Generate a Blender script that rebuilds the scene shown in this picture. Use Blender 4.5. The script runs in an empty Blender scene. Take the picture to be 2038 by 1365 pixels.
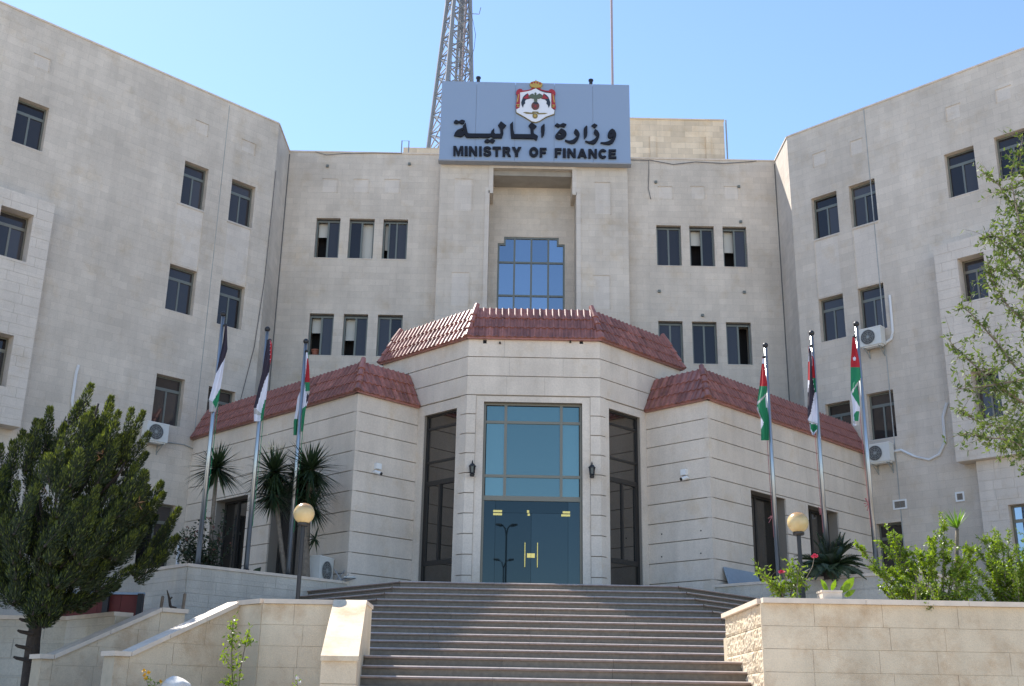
import bpy, bmesh, math, random
from mathutils import Vector, Matrix, noise
from mathutils.geometry import tessellate_polygon
random.seed(7)
R = math.radians
sc = bpy.context.scene
COL = sc.collection

# ------------------------------------------------------------------ camera
PW, PH, FPX = 2038.0, 1365.0, 2230.0
YAW, PITCH, ROLL = R(.37), R(18.18), R(.98)
EYE = Vector((0, 0, 1.6))
fw = Vector((math.sin(YAW), math.cos(YAW), 0)); rt = Vector((math.cos(YAW), -math.sin(YAW), 0)); up = Vector((0, 0, 1))
f2 = fw*math.cos(PITCH) + up*math.sin(PITCH); u2 = up*math.cos(PITCH) - fw*math.sin(PITCH)
r3 = rt*math.cos(ROLL) + u2*math.sin(ROLL); u3 = u2*math.cos(ROLL) - rt*math.sin(ROLL)
cd = bpy.data.cameras.new('camera'); cam = bpy.data.objects.new('camera', cd); COL.objects.link(cam)
cd.sensor_width = 36.0; cd.lens = 36.0*FPX/PW; cd.clip_start = .1; cd.clip_end = 3000
m = Matrix((r3, u3, -f2)).transposed().to_4x4(); m.translation = EYE; cam.matrix_world = m
sc.camera = cam

# ------------------------------------------------------------------ sky, sun, exposure
SUN = Vector((-.49, .62, 1.0)).normalized()
w = bpy.data.worlds.new('World'); sc.world = w; w.use_nodes = True
nt = w.node_tree; nt.nodes.clear()
sky = nt.nodes.new('ShaderNodeTexSky'); sky.sky_type = 'NISHITA'; sky.sun_disc = False
sky.sun_elevation = math.asin(SUN.z); sky.sun_rotation = math.atan2(SUN.x, SUN.y)
sky.altitude = 900; sky.air_density = 1.0; sky.dust_density = .25; sky.ozone_density = 3.2
bg = nt.nodes.new('ShaderNodeBackground'); bg.inputs[1].default_value = .13
wo = nt.nodes.new('ShaderNodeOutputWorld')
nt.links.new(sky.outputs[0], bg.inputs[0]); nt.links.new(bg.outputs[0], wo.inputs[0])
sl = bpy.data.lights.new('sun', 'SUN'); sl.energy = 4.2; sl.angle = R(.53); sl.color = (1, .95, .87)
so = bpy.data.objects.new('sun', sl); COL.objects.link(so); so.location = (-30, 40, 60)
so.rotation_euler = (-SUN).to_track_quat('-Z', 'Y').to_euler()
vs = sc.view_settings; vs.view_transform = 'Standard'; vs.look = 'None'; vs.exposure = 1.16; vs.gamma = 1

# ------------------------------------------------------------------ pixel -> place
S5 = math.sqrt(.5)
def ray(x, y):
    return r3*((x - PW/2)/FPX) - u3*((y - PH/2)/FPX) + f2
def at_y(x, y, Y):
    r = ray(x, y); return EYE + r*(Y/r.y)
def at_z(x, y, z):
    r = ray(x, y); return EYE + r*((z - 1.6)/r.z)
class Fr:
    """a vertical wall plane: u runs to the right seen from its front, d outward, z up"""
    def __init__(s, o, d):
        s.o = Vector((o[0], o[1], 0)); s.u = Vector((d[0], d[1], 0)).normalized(); s.n = Vector((s.u.y, -s.u.x, 0))
    def p(s, u, d, z): return s.o + s.u*u + s.n*d + Vector((0, 0, z))
    def px(s, x, y, d=0):
        r = ray(x, y); o = s.o + s.n*d; t = ((o - EYE).dot(s.n))/r.dot(s.n); q = EYE + r*t
        return (q - s.o).dot(s.u), q.z
    def rect(s, x0, y0, x1, y1, d=0):
        a = s.px(x0, y0, d); b = s.px(x1, y1, d); return a[0], b[0], b[1], a[1]
    def shift(s, d): f = Fr((s.o.x, s.o.y), (s.u.x, s.u.y)); f.o = s.o + s.n*d; return f

# ------------------------------------------------------------------ materials
MATS = {}
def _n(nt, t, **k):
    n = nt.nodes.new(t)
    for a, b in k.items(): setattr(n, a, b)
    return n
def newmat(name):
    m = bpy.data.materials.new(name); m.use_nodes = True; MATS[name] = m
    nt = m.node_tree; b = nt.nodes['Principled BSDF']; return m, nt, b
def plain(name, col, rough=.6, metal=0, spec=.5, var=0, scale=8, bump=0, bscale=60, isl=0):
    m, nt, b = newmat(name); L = nt.links.new
    b.inputs['Roughness'].default_value = rough; b.inputs['Metallic'].default_value = metal
    b.inputs['Specular IOR Level'].default_value = spec; b.inputs['Base Color'].default_value = (*col, 1)
    geo = _n(nt, 'ShaderNodeNewGeometry')
    if var or isl:
        no = _n(nt, 'ShaderNodeTexNoise'); no.inputs['Scale'].default_value = scale; no.inputs['Detail'].default_value = 6
        L(geo.outputs['Position'], no.inputs['Vector'])
        mr = _n(nt, 'ShaderNodeMapRange'); mr.inputs['From Min'].default_value = .25; mr.inputs['From Max'].default_value = .75
        mr.inputs['To Min'].default_value = 1 - var; mr.inputs['To Max'].default_value = 1 + var
        L(no.outputs['Fac'], mr.inputs['Value'])
        val = mr.outputs[0]
        oi = _n(nt, 'ShaderNodeObjectInfo'); m2 = _n(nt, 'ShaderNodeMapRange'); m2.inputs['To Min'].default_value = 1 - isl; m2.inputs['To Max'].default_value = 1 + isl
        L(oi.outputs['Random'], m2.inputs['Value']); mu = _n(nt, 'ShaderNodeMath', operation='MULTIPLY'); L(val, mu.inputs[0]); L(m2.outputs[0], mu.inputs[1])
        mx = _n(nt, 'ShaderNodeVectorMath', operation='SCALE'); mx.inputs[0].default_value = col; L(mu.outputs[0], mx.inputs['Scale'])
        L(mx.outputs[0], b.inputs['Base Color'])
    if bump:
        n2 = _n(nt, 'ShaderNodeTexNoise'); n2.inputs['Scale'].default_value = bscale; n2.inputs['Detail'].default_value = 5
        L(geo.outputs['Position'], n2.inputs['Vector'])
        bp = _n(nt, 'ShaderNodeBump'); bp.inputs['Strength'].default_value = bump; bp.inputs['Distance'].default_value = .02
        L(n2.outputs['Fac'], bp.inputs['Height']); L(bp.outputs[0], b.inputs['Normal'])
    return m
def stone(name, col, bw, bh, mort=.006, bvar=.10, stain=.14, bump=.5, bscale=38, mcol=.9, rowstain=True, mleak=.35, rust=(.86, .76, .60), rr=(.53, .8, .75)):
    """coursed limestone: UV in metres; brick tints, blotches, vertical weather streaks, tooled relief"""
    m, nt, b = newmat(name); L = nt.links.new
    b.inputs['Roughness'].default_value = .85; b.inputs['Specular IOR Level'].default_value = .25
    uv = _n(nt, 'ShaderNodeUVMap'); geo = _n(nt, 'ShaderNodeNewGeometry')
    br = _n(nt, 'ShaderNodeTexBrick'); br.inputs['Scale'].default_value = 1; br.inputs['Brick Width'].default_value = bw; br.inputs['Row Height'].default_value = bh
    br.inputs['Mortar Size'].default_value = mort; br.inputs['Mortar Smooth'].default_value = .4; br.inputs['Bias'].default_value = 0
    br.inputs['Color1'].default_value = (1 - bvar,)*3 + (1,); br.inputs['Color2'].default_value = (1 + bvar,)*3 + (1,); br.inputs['Mortar'].default_value = (mcol,)*3 + (1,)
    L(uv.outputs[0], br.inputs['Vector'])
    n1 = _n(nt, 'ShaderNodeTexNoise'); n1.inputs['Scale'].default_value = .45; n1.inputs['Detail'].default_value = 8; n1.inputs['Roughness'].default_value = .65
    L(geo.outputs['Position'], n1.inputs['Vector'])
    mp = _n(nt, 'ShaderNodeMapping'); mp.inputs['Scale'].default_value = (1.6, 1.6, .16); L(geo.outputs['Position'], mp.inputs[0])
    n3 = _n(nt, 'ShaderNodeTexNoise'); n3.inputs['Scale'].default_value = 1.7; n3.inputs['Detail'].default_value = 7; L(mp.outputs[0], n3.inputs['Vector'])
    n4 = _n(nt, 'ShaderNodeTexNoise'); n4.inputs['Scale'].default_value = bscale; n4.inputs['Detail'].default_value = 4; L(geo.outputs['Position'], n4.inputs['Vector'])
    def rng(o, a, c, lo, hi):
        r = _n(nt, 'ShaderNodeMapRange'); r.inputs['From Min'].default_value = a; r.inputs['From Max'].default_value = c
        r.inputs['To Min'].default_value = lo; r.inputs['To Max'].default_value = hi; L(o, r.inputs['Value']); return r.outputs[0]
    def mul(a, c):
        k = _n(nt, 'ShaderNodeMath', operation='MULTIPLY'); L(a, k.inputs[0]); L(c, k.inputs[1]); return k.outputs[0]
    k = mul(mul(rng(n1.outputs[0], .3, .7, 1 - stain, 1 + stain*.7), rng(n3.outputs[0], .35, .75, 1 + stain*.3, 1 - stain*.5)), rng(n4.outputs[0], .3, .7, .93, 1.07))
    sv = _n(nt, 'ShaderNodeVectorMath', operation='SCALE'); L(br.outputs['Color'], sv.inputs[0]); L(k, sv.inputs['Scale'])
    cm = _n(nt, 'ShaderNodeVectorMath', operation='MULTIPLY'); L(sv.outputs[0], cm.inputs[0])
    # warm rusty blotches on some stones
    n5 = _n(nt, 'ShaderNodeTexNoise'); n5.inputs['Scale'].default_value = 1.1; n5.inputs['Detail'].default_value = 9; n5.inputs['Roughness'].default_value = .7; L(geo.outputs['Position'], n5.inputs['Vector'])
    mx = _n(nt, 'ShaderNodeMix', data_type='RGBA'); mx.inputs['A'].default_value = (*col, 1); mx.inputs['B'].default_value = (col[0]*rust[0], col[1]*rust[1], col[2]*rust[2], 1)
    L(rng(n5.outputs[0], rr[0], rr[1], 0, rr[2]), mx.inputs['Factor']); L(mx.outputs['Result'], cm.inputs[1])
    L(cm.outputs[0], b.inputs['Base Color'])
    bp = _n(nt, 'ShaderNodeBump'); bp.inputs['Strength'].default_value = bump; bp.inputs['Distance'].default_value = .012
    ad = _n(nt, 'ShaderNodeMath', operation='SUBTRACT'); L(n4.outputs[0], ad.inputs[0]); ml = _n(nt, 'ShaderNodeMath', operation='MULTIPLY'); L(br.outputs['Fac'], ml.inputs[0]); ml.inputs[1].default_value = mleak
    L(ml.outputs[0], ad.inputs[1]); L(ad.outputs[0], bp.inputs['Height']); L(bp.outputs[0], b.inputs['Normal'])
    return m
def glass(name, base, tint, fac, rough=.015, wob=.0):
    m, nt, b = newmat(name); L = nt.links.new; out = nt.nodes['Material Output']
    b.inputs['Base Color'].default_value = (*base, 1); b.inputs['Roughness'].default_value = .5; b.inputs['Specular IOR Level'].default_value = 0
    g = _n(nt, 'ShaderNodeBsdfGlossy'); g.inputs['Color'].default_value = (*tint, 1); g.inputs['Roughness'].default_value = rough
    oi = _n(nt, 'ShaderNodeObjectInfo'); mv = _n(nt, 'ShaderNodeMapRange'); mv.inputs['To Min'].default_value = .82; mv.inputs['To Max'].default_value = 1.1; L(oi.outputs['Random'], mv.inputs['Value'])
    mb_ = _n(nt, 'ShaderNodeMapRange'); mb_.inputs['To Min'].default_value = .5; mb_.inputs['To Max'].default_value = 2.6 if name == 'glass_wing' else 1.3; L(oi.outputs['Random'], mb_.inputs['Value']); bv = _n(nt, 'ShaderNodeVectorMath', operation='SCALE'); bv.inputs[0].default_value = base; L(mb_.outputs[0], bv.inputs['Scale']); L(bv.outputs[0], b.inputs['Base Color'])
    tv = _n(nt, 'ShaderNodeVectorMath', operation='SCALE'); tv.inputs[0].default_value = tint; L(mv.outputs[0], tv.inputs['Scale']); L(tv.outputs[0], g.inputs['Color'])
    fr = _n(nt, 'ShaderNodeFresnel'); fr.inputs[0].default_value = 1.5
    ad = _n(nt, 'ShaderNodeMath', operation='ADD', use_clamp=True); L(fr.outputs[0], ad.inputs[0]); ad.inputs[1].default_value = fac
    mx = _n(nt, 'ShaderNodeMixShader'); L(ad.outputs[0], mx.inputs[0]); L(b.outputs[0], mx.inputs[1]); L(g.outputs[0], mx.inputs[2]); L(mx.outputs[0], out.inputs[0])
    if wob:
        geo = _n(nt, 'ShaderNodeNewGeometry'); no = _n(nt, 'ShaderNodeTexNoise'); no.inputs['Scale'].default_value = .8; L(geo.outputs['Position'], no.inputs['Vector'])
        bp = _n(nt, 'ShaderNodeBump'); bp.inputs['Strength'].default_value = wob; bp.inputs['Distance'].default_value = .02; L(no.outputs[0], bp.inputs['Height']); L(bp.outputs[0], g.inputs['Normal'])
    return m
def leaf(name, c1, c2, rough=.45, trans=.35):
    m, nt, b = newmat(name); L = nt.links.new; out = nt.nodes['Material Output']
    geo = _n(nt, 'ShaderNodeNewGeometry'); mx = _n(nt, 'ShaderNodeMix', data_type='RGBA'); mx.inputs['A'].default_value = (*c1, 1); mx.inputs['B'].default_value = (*c2, 1)
    L(geo.outputs['Random Per Island'], mx.inputs['Factor']); L(mx.outputs['Result'], b.inputs['Base Color'])
    b.inputs['Roughness'].default_value = rough; b.inputs['Specular IOR Level'].default_value = .4
    t = _n(nt, 'ShaderNodeBsdfTranslucent'); hs = _n(nt, 'ShaderNodeHueSaturation'); hs.inputs['Saturation'].default_value = 1.15; hs.inputs['Value'].default_value = 1.5
    L(mx.outputs['Result'], hs.inputs['Color']); L(hs.outputs[0], t.inputs[0])
    ms = _n(nt, 'ShaderNodeMixShader'); ms.inputs[0].default_value = trans; L(b.outputs[0], ms.inputs[1]); L(t.outputs[0], ms.inputs[2]); L(ms.outputs[0], out.inputs[0])
    return m

stone('facade', (.63, .55, .46), .52, .255, bvar=.05, stain=.15, bump=.6, mcol=.86)
stone('facade_pale', (.655, .58, .50), .52, .255, bvar=.04, stain=.10, bump=.25)
stone('penthouse_stone', (.74, .59, .42), .62, .28, bvar=.14, stain=.2, bump=.5, mcol=.75)
stone('panel', (.70, .61, .51), 40, 40, mort=0, bvar=0, stain=.15, bump=.10, bscale=25)
stone('block', (.70, .575, .415), 40, 40, mort=0, bvar=.0, stain=.22, bump=.5, bscale=55, rust=(.66, .52, .40), rr=(.47, .68, .75))
stone('rockface', (.68, .57, .42), 40, 40, mort=0, bvar=.0, stain=.18, bump=1.0, bscale=42)
stone('planter_stone', (.56, .51, .43), .7, .3, bvar=.05, stain=.2, bump=.8, bscale=30)
plain('cap', (.68, .57, .46), .7, var=.12, scale=5, bump=.15)
plain('mortar', (.52, .43, .31), .95, var=.1)
plain('joint', (.16, .15, .14), .9)
plain('groove', (.27, .235, .195), .9)
plain('sealant', (.36, .36, .34), .8, var=.3, scale=3)
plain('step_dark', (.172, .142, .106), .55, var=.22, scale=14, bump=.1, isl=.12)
plain('step_sunlit', (.50, .42, .37), .35, var=.15, scale=10, isl=.1)  # sun glare on the nosings, put into a lighter stone colour
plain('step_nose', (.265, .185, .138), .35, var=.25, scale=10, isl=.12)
plain('paving', (.34, .31, .27), .85, var=.15, scale=2)
plain('ground', (.46, .39, .30), .9, var=.15, scale=.6, bump=.3)
plain('soil', (.10, .07, .045), .95, var=.3, scale=6, bump=.8, bscale=20)
plain('tile', (.285, .112, .084), .36, var=.30, scale=7, isl=.28, bump=.12, bscale=80)
plain('frame', (.17, .175, .15), .45, metal=.3)
plain('frame_dark', (.045, .04, .036), .4, metal=.3)
plain('frame_bronze', (.20, .18, .14), .4, metal=.4)
plain('interior', (.012, .011, .012), .9)
plain('blind', (.62, .60, .54), .8)
plain('sign_panel', (.31, .375, .47), .35, metal=.25)
plain('sign_edge', (.30, .32, .36), .5)
plain('letter', (.010, .011, .018), .6, spec=.3)
plain('cord_red', (.36, .13, .13), .8)
plain('white', (.78, .78, .76), .5)
plain('gold', (.55, .36, .09), .4, metal=.3)
plain('gold_dark', (.22, .17, .06), .5)
plain('crimson', (.36, .03, .04), .5)
plain('navy', (.02, .03, .05), .5)
plain('olive', (.10, .12, .08), .5)
plain('brown', (.14, .05, .04), .5)
plain('emblem_white', (.74, .75, .80), .5)
plain('steel', (.40, .42, .43), .28, metal=.85)
plain('tower_steel', (.235, .24, .245), .5, metal=.2)
plain('mast_paint', (.36, .29, .29), .5)
plain('black_metal', (.018, .018, .02), .45)
plain('brass', (.75, .52, .16), .25, metal=.9)
plain('flag_black', (.028, .02, .035), .8)
plain('flag_white', (.70, .70, .78), .8)
plain('flag_green', (.012, .20, .085), .8)
plain('flag_red', (.42, .014, .022), .8)
plain('flag_trim', (.45, .43, .42), .7)
plain('ac_white', (.66, .66, .62), .5, var=.05)
plain('ac_grille', (.10, .10, .10), .6)
plain('pipe_white', (.72, .72, .72), .5)
plain('pipe_grey', (.30, .32, .31), .5)
plain('red_sheet', (.15, .022, .016), .6, var=.2, scale=2)
plain('bark', (.055, .04, .03), .9, var=.3, scale=12, bump=.9, bscale=30)
plain('bark_pale', (.20, .16, .12), .9, var=.3, scale=14, bump=.6, bscale=40)
plain('board', (.30, .36, .42), .7, var=.06)
plain('pink', (.65, .05, .12), .6)
plain('yellow', (.75, .42, .02), .6)
plain('terracotta', (.30, .10, .06), .7)
plain('rock', (.68, .65, .60), .8, var=.1, bump=.4)
plain('cream', (.62, .60, .38), .6)
plain('dry_leaf', (.25, .13, .06), .8)
plain('petal_dark', (.16, .06, .045), .8)
glass('glass_wing', (.024, .022, .022), (.50, .46, .45), .06, wob=.05)
glass('glass_blue', (.01, .02, .04), (.58, .67, .76), .50, wob=.08)
glass('glass_door', (.012, .022, .026), (.44, .55, .58), .045)
glass('glass_teal', (.05, .105, .105), (.52, .70, .68), .19, rough=.06)
glass('glass_grey', (.018, .018, .018), (.56, .53, .50), .24)
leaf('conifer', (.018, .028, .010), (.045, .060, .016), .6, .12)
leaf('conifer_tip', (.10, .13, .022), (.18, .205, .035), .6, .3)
leaf('yucca', (.020, .038, .017), (.048, .075, .030), .4, .15)
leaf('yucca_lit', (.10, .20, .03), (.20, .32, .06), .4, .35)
leaf('bush', (.10, .165, .018), (.26, .34, .05), .4, .4)
leaf('tree_leaf', (.065, .105, .022), (.15, .19, .05), .6, .35)
leaf('rose_leaf', (.016, .028, .012), (.05, .07, .03), .5, .2)
leaf('broad', (.11, .20, .02), (.18, .27, .03), .4, .3)
def globe_mat():
    m, nt, b = newmat('globe'); L = nt.links.new
    b.inputs['Base Color'].default_value = (.72, .58, .30, 1); b.inputs['Roughness'].default_value = .25
    b.inputs['Subsurface Weight'].default_value = .35; b.inputs['Subsurface Radius'].default_value = (.1, .08, .04)
    geo = _n(nt, 'ShaderNodeNewGeometry'); no = _n(nt, 'ShaderNodeTexNoise'); no.inputs['Scale'].default_value = 9; L(geo.outputs['Position'], no.inputs['Vector'])
    mx = _n(nt, 'ShaderNodeMix', data_type='RGBA'); mx.inputs['A'].default_value = (.74, .60, .33, 1); mx.inputs['B'].default_value = (.60, .42, .19, 1); L(no.outputs[0], mx.inputs['Factor'])
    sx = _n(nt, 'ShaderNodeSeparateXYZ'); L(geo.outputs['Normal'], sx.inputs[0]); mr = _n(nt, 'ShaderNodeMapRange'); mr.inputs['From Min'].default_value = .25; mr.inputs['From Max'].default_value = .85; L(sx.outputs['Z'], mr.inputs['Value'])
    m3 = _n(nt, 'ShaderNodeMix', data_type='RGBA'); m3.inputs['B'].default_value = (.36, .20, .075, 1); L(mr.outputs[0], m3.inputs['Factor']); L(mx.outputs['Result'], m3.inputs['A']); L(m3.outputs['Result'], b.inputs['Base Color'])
globe_mat()
# ------------------------------------------------------------------ mesh helpers
class MB:
    def __init__(s): s.v = []; s.f = []; s.m = []
    def poly(s, pts, mi=0):
        b = len(s.v); s.v += [Vector(p) for p in pts]; s.f.append(list(range(b, b + len(pts)))); s.m.append(mi)
    def box(s, F, u0, u1, d0, d1, z0, z1, mi=0):
        b = len(s.v)
        for d in (d0, d1):
            for z in (z0, z1):
                for u in (u0, u1): s.v.append(F.p(u, d, z))
        for q in ((0, 1, 3, 2), (5, 4, 6, 7), (4, 0, 2, 6), (1, 5, 7, 3), (2, 3, 7, 6), (4, 5, 1, 0)):
            s.f.append([b + k for k in q[::-1]]); s.m.append(mi)
    def prism(s, F, poly, d0, d1, holes=(), mi=0, back=False):
        """polygon (u,z) extruded from d0 (wall) to d1 (front)"""
        loops = [list(poly)] + [list(h) for h in holes]
        flat = [p for l in loops for p in l]; b = len(s.v)
        s.v += [F.p(u, d1, z) for u, z in flat]
        for t in tessellate_polygon([[Vector((u, z, 0)) for u, z in l] for l in loops]): s.f.append([b + k for k in t]); s.m.append(mi)
        for l in loops:
            n = len(l)
            for i in range(n):
                a, c = l[i], l[(i + 1) % n]
                s.poly([F.p(a[0], d1, a[1]), F.p(c[0], d1, c[1]), F.p(c[0], d0, c[1]), F.p(a[0], d0, a[1])], mi)
    def tube(s, pts, rad, n=8, mi=0, cap=True):
        pts = [Vector(p) for p in pts]; rs = rad if isinstance(rad, (list, tuple)) else [rad]*len(pts)
        rings = []
        for i, p in enumerate(pts):
            t = (pts[min(i + 1, len(pts) - 1)] - pts[max(i - 1, 0)]).normalized()
            a = t.orthogonal().normalized() if abs(t.z) < .99 else Vector((1, 0, 0)); a = (a - t*a.dot(t)).normalized(); c = t.cross(a)
            b = len(s.v); rings.append(b)
            for k in range(n):
                w_ = 2*math.pi*k/n; s.v.append(p + (a*math.cos(w_) + c*math.sin(w_))*rs[i])
        for i in range(len(pts) - 1):
            for k in range(n):
                s.f.append([rings[i] + k, rings[i] + (k + 1) % n, rings[i + 1] + (k + 1) % n, rings[i + 1] + k]); s.m.append(mi)
        if cap:
            s.f.append([rings[0] + k for k in range(n)][::-1]); s.m.append(mi); s.f.append([rings[-1] + k for k in range(n)]); s.m.append(mi)
    def lathe(s, c, prof, n=24, mi=0):
        b = len(s.v); c = Vector(c)
        for r, z in prof:
            for k in range(n):
                w_ = 2*math.pi*k/n; s.v.append(c + Vector((r*math.cos(w_), r*math.sin(w_), z)))
        for i in range(len(prof) - 1):
            for k in range(n):
                s.f.append([b + i*n + k, b + i*n + (k + 1) % n, b + (i + 1)*n + (k + 1) % n, b + (i + 1)*n + k]); s.m.append(mi)
    def sphere(s, c, r, n=20, sq=1.0, mi=0):
        s.lathe(c, [(max(r*math.sin(math.pi*i/n), 1e-4), -r*sq*math.cos(math.pi*i/n)) for i in range(n + 1)], n*2, mi)
    def leafq(s, p, d, w_, ln, side=None, mi=0):
        """a pointed leaf of 2 triangles from p along d"""
        d = d.normalized(); sd = side if side is not None else d.orthogonal(); sd = sd.normalized()*w_*.5
        b = len(s.v); q = p + d*ln*.45
        s.v += [p, q + sd, p + d*ln, q - sd]; s.f.append([b, b + 1, b + 2, b + 3]); s.m.append(mi)
    def build(s, name, mat, parent=None, smooth=False, norm=False):
        me = bpy.data.meshes.new(name); me.from_pydata([tuple(v) for v in s.v], [], s.f)
        mats = mat if isinstance(mat, (list, tuple)) else [mat]
        for k in mats: me.materials.append(MATS[k])
        if len(mats) > 1: me.polygons.foreach_set('material_index', s.m)
        if norm:
            bm = bmesh.new(); bm.from_mesh(me); bmesh.ops.remove_doubles(bm, verts=bm.verts, dist=1e-5); bmesh.ops.recalc_face_normals(bm, faces=bm.faces); bm.to_mesh(me); bm.free()
        uvl = me.uv_layers.new(name='UVMap')
        if len(me.polygons) < 4000:
            dat = uvl.data; vt = me.vertices
            for pl in me.polygons:
                n = pl.normal
                if abs(n.z) < .7:
                    h = Vector((-n.y, n.x, 0)).normalized()
                    for li in pl.loop_indices:
                        co = vt[me.loops[li].vertex_index].co; dat[li].uv = (h.x*co.x + h.y*co.y, co.z)
                else:
                    for li in pl.loop_indices:
                        co = vt[me.loops[li].vertex_index].co; dat[li].uv = (co.x, co.y)
        if smooth: me.polygons.foreach_set('use_smooth', [True]*len(me.polygons))
        me.update()
        o = bpy.data.objects.new(name, me); COL.objects.link(o)
        if parent is not None:
            o.parent = parent; o.matrix_parent_inverse = WM(parent).inverted()
        return o
def WM(o):
    mm = o.matrix_basis.copy()
    return mm if o.parent is None else WM(o.parent) @ o.matrix_parent_inverse @ mm
def tag(o, label, cat, group=None, kind=None):
    if label: o['label'] = label
    if cat: o['category'] = cat
    if group: o['group'] = group
    if kind: o['kind'] = kind
    return o
def struct(o): o['kind'] = 'structure'; return o
def thing(name, loc, label, cat, group=None):
    o = bpy.data.objects.new(name, None); COL.objects.link(o); o.location = loc; o.empty_display_size = .3
    return tag(o, label, cat, group)
def inst(name, mesh, mat4, parent):
    o = bpy.data.objects.new(name, mesh); COL.objects.link(o)
    o.parent = parent; o.matrix_parent_inverse = WM(parent).inverted(); o.matrix_basis = mat4
    return o
def wall_cells(mb, F, u0, u1, z0, z1, holes, rev=.5, d=0, back=True, mi=0, mib=1):
    """a wall face with rectilinear openings, their reveals, and a dark back to each opening"""
    us = sorted(set([u0, u1] + [min(max(x, u0), u1) for h in holes for x in h[:2]])); zs = sorted(set([z0, z1] + [min(max(x, z0), z1) for h in holes for x in h[2:4]]))
    def op(i, j):
        if i < 0 or j < 0 or i >= len(us) - 1 or j >= len(zs) - 1: return False
        u = (us[i] + us[i + 1])/2; z = (zs[j] + zs[j + 1])/2
        return any(h[0] < u < h[1] and h[2] < z < h[3] for h in holes)
    for i in range(len(us) - 1):
        for j in range(len(zs) - 1):
            a, b, c, e = us[i], us[i + 1], zs[j], zs[j + 1]
            if not op(i, j): mb.poly([F.p(a, d, c), F.p(b, d, c), F.p(b, d, e), F.p(a, d, e)], mi); continue
            D = d - rev
            if not op(i - 1, j): mb.poly([F.p(a, d, c), F.p(a, d, e), F.p(a, D, e), F.p(a, D, c)], mi)
            if not op(i + 1, j): mb.poly([F.p(b, d, e), F.p(b, d, c), F.p(b, D, c), F.p(b, D, e)], mi)
            if not op(i, j - 1): mb.poly([F.p(b, d, c), F.p(a, d, c), F.p(a, D, c), F.p(b, D, c)], mi)
            if not op(i, j + 1): mb.poly([F.p(a, d, e), F.p(b, d, e), F.p(b, D, e), F.p(a, D, e)], mi)
            if back: mb.poly([F.p(a, D, c), F.p(b, D, c), F.p(b, D, e), F.p(a, D, e)], mib)
def clip(poly, a, b, c):
    """keep a*u+b*z<=c"""
    out = []
    for i in range(len(poly)):
        p, q = poly[i], poly[(i + 1) % len(poly)]; fp = a*p[0] + b*p[1] - c; fq = a*q[0] + b*q[1] - c
        if fp <= 0: out.append(p)
        if fp*fq < 0: t = fp/(fp - fq); out.append((p[0] + (q[0] - p[0])*t, p[1] + (q[1] - p[1])*t))
    return out
def pane(parent, F, u0, u1, d, z0, z1, mat, name='pane'):
    mb = MB(); mb.box(F, u0, u1, d - .012, d, z0, z1); return mb.build(name, mat, parent)
def frame_bars(F, u0, u1, z0, z1, d, t, dep, us=(), zs=(), segs=()):
    mb = MB(); e = .003
    mb.box(F, u0, u0 + t, d - dep, d, z0, z1); mb.box(F, u1 - t, u1, d - dep, d, z0, z1)
    mb.box(F, u0 + t, u1 - t, d - dep, d - e, z0, z0 + t); mb.box(F, u0 + t, u1 - t, d - dep, d - e, z1 - t, z1)
    for u, a, b, tt in us: mb.box(F, u - tt/2, u + tt/2, d - dep, d - 2*e, a, b)
    for z, a, b, tt in zs: mb.box(F, a, b, d - dep, d - 3*e, z - tt/2, z + tt/2)
    return mb

# ------------------------------------------------------------------ plan of the place (45 degree grid)
PL, PR, IL, IR = (-1.01, 30.), (2.65, 30.), (-2.49, 31.48), (4.13, 31.48)
CL, CR, WL, WR = (-4.03, 29.94), (5.62, 29.98), (-10.12, 36.03), (11.95, 36.31)
EL, ER, YB = (-8.64, 37.51), (10.51, 37.75), 39.69
LZ, EB, EC, RZ = 4.43, 9.91, 11.57, 22.38
FLW = Fr(WL, (S5, S5)); FRW = Fr(WR, (S5, -S5)); FB = Fr((0, YB), (1, 0)); FC = Fr((0, 30.), (1, 0))
FOL = Fr(IL, (S5, -S5)); FOR = Fr(PR, (S5, S5)); FLR = Fr(CL, (S5, S5)); FLL = Fr(WL, (S5, -S5)); FRL = Fr(IR, (S5, -S5)); FRR = Fr(CR, (S5, S5))
UEL = (Vector((*EL, 0)) - FLW.o).dot(FLW.u); UER = (Vector((*ER, 0)) - FRW.o).dot(FRW.u)
def dist(a, b): return math.hypot(a[0] - b[0], a[1] - b[1])

# ------------------------------------------------------------------ ground
mb = MB(); mb.poly([(-900, -900, 0), (900, -900, 0), (900, 900, 0), (-900, 900, 0)])
struct(mb.build('ground', 'ground'))

# ------------------------------------------------------------------ main building
B = thing('office_building', (.9, YB, 0), 'four storey pale stone office building with two angled wings', 'building')
def win_wing(F, r, d=-.20, mat='glass_wing', blind=None, fm='frame', par=None):
    u0, u1, z0, z1 = r; h = z1 - z0; zt = z0 + .735*h; um = (u0 + u1)/2
    fr = frame_bars(F, u0 + .004, u1 - .004, z0 + .004, z1 - .004, d, .055, .06, us=[(um, z0 + .05, zt, .06)], zs=[(zt, u0 + .05, u1 - .05, .10)]).build('window', fm, par or B)
    pane(fr, F, u0 + .05, u1 - .05, d - .03, zt + .04, z1 - .05, mat)
    pane(fr, F, u0 + .05, um - .02, d - .022, z0 + .05, zt - .04, mat); p2 = pane(fr, F, um + .02, u1 - .05, d - .04, z0 + .05, zt - .04, mat)
    if blind:  # a sash left open with a blind behind
        pass
    mb = MB(); mb.box(F, u0 - .02, u1 + .02, d + .005, .012, z0 - .035, z0 - .002); mb.build('sill', 'facade_pale', fr)
    return fr
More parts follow.
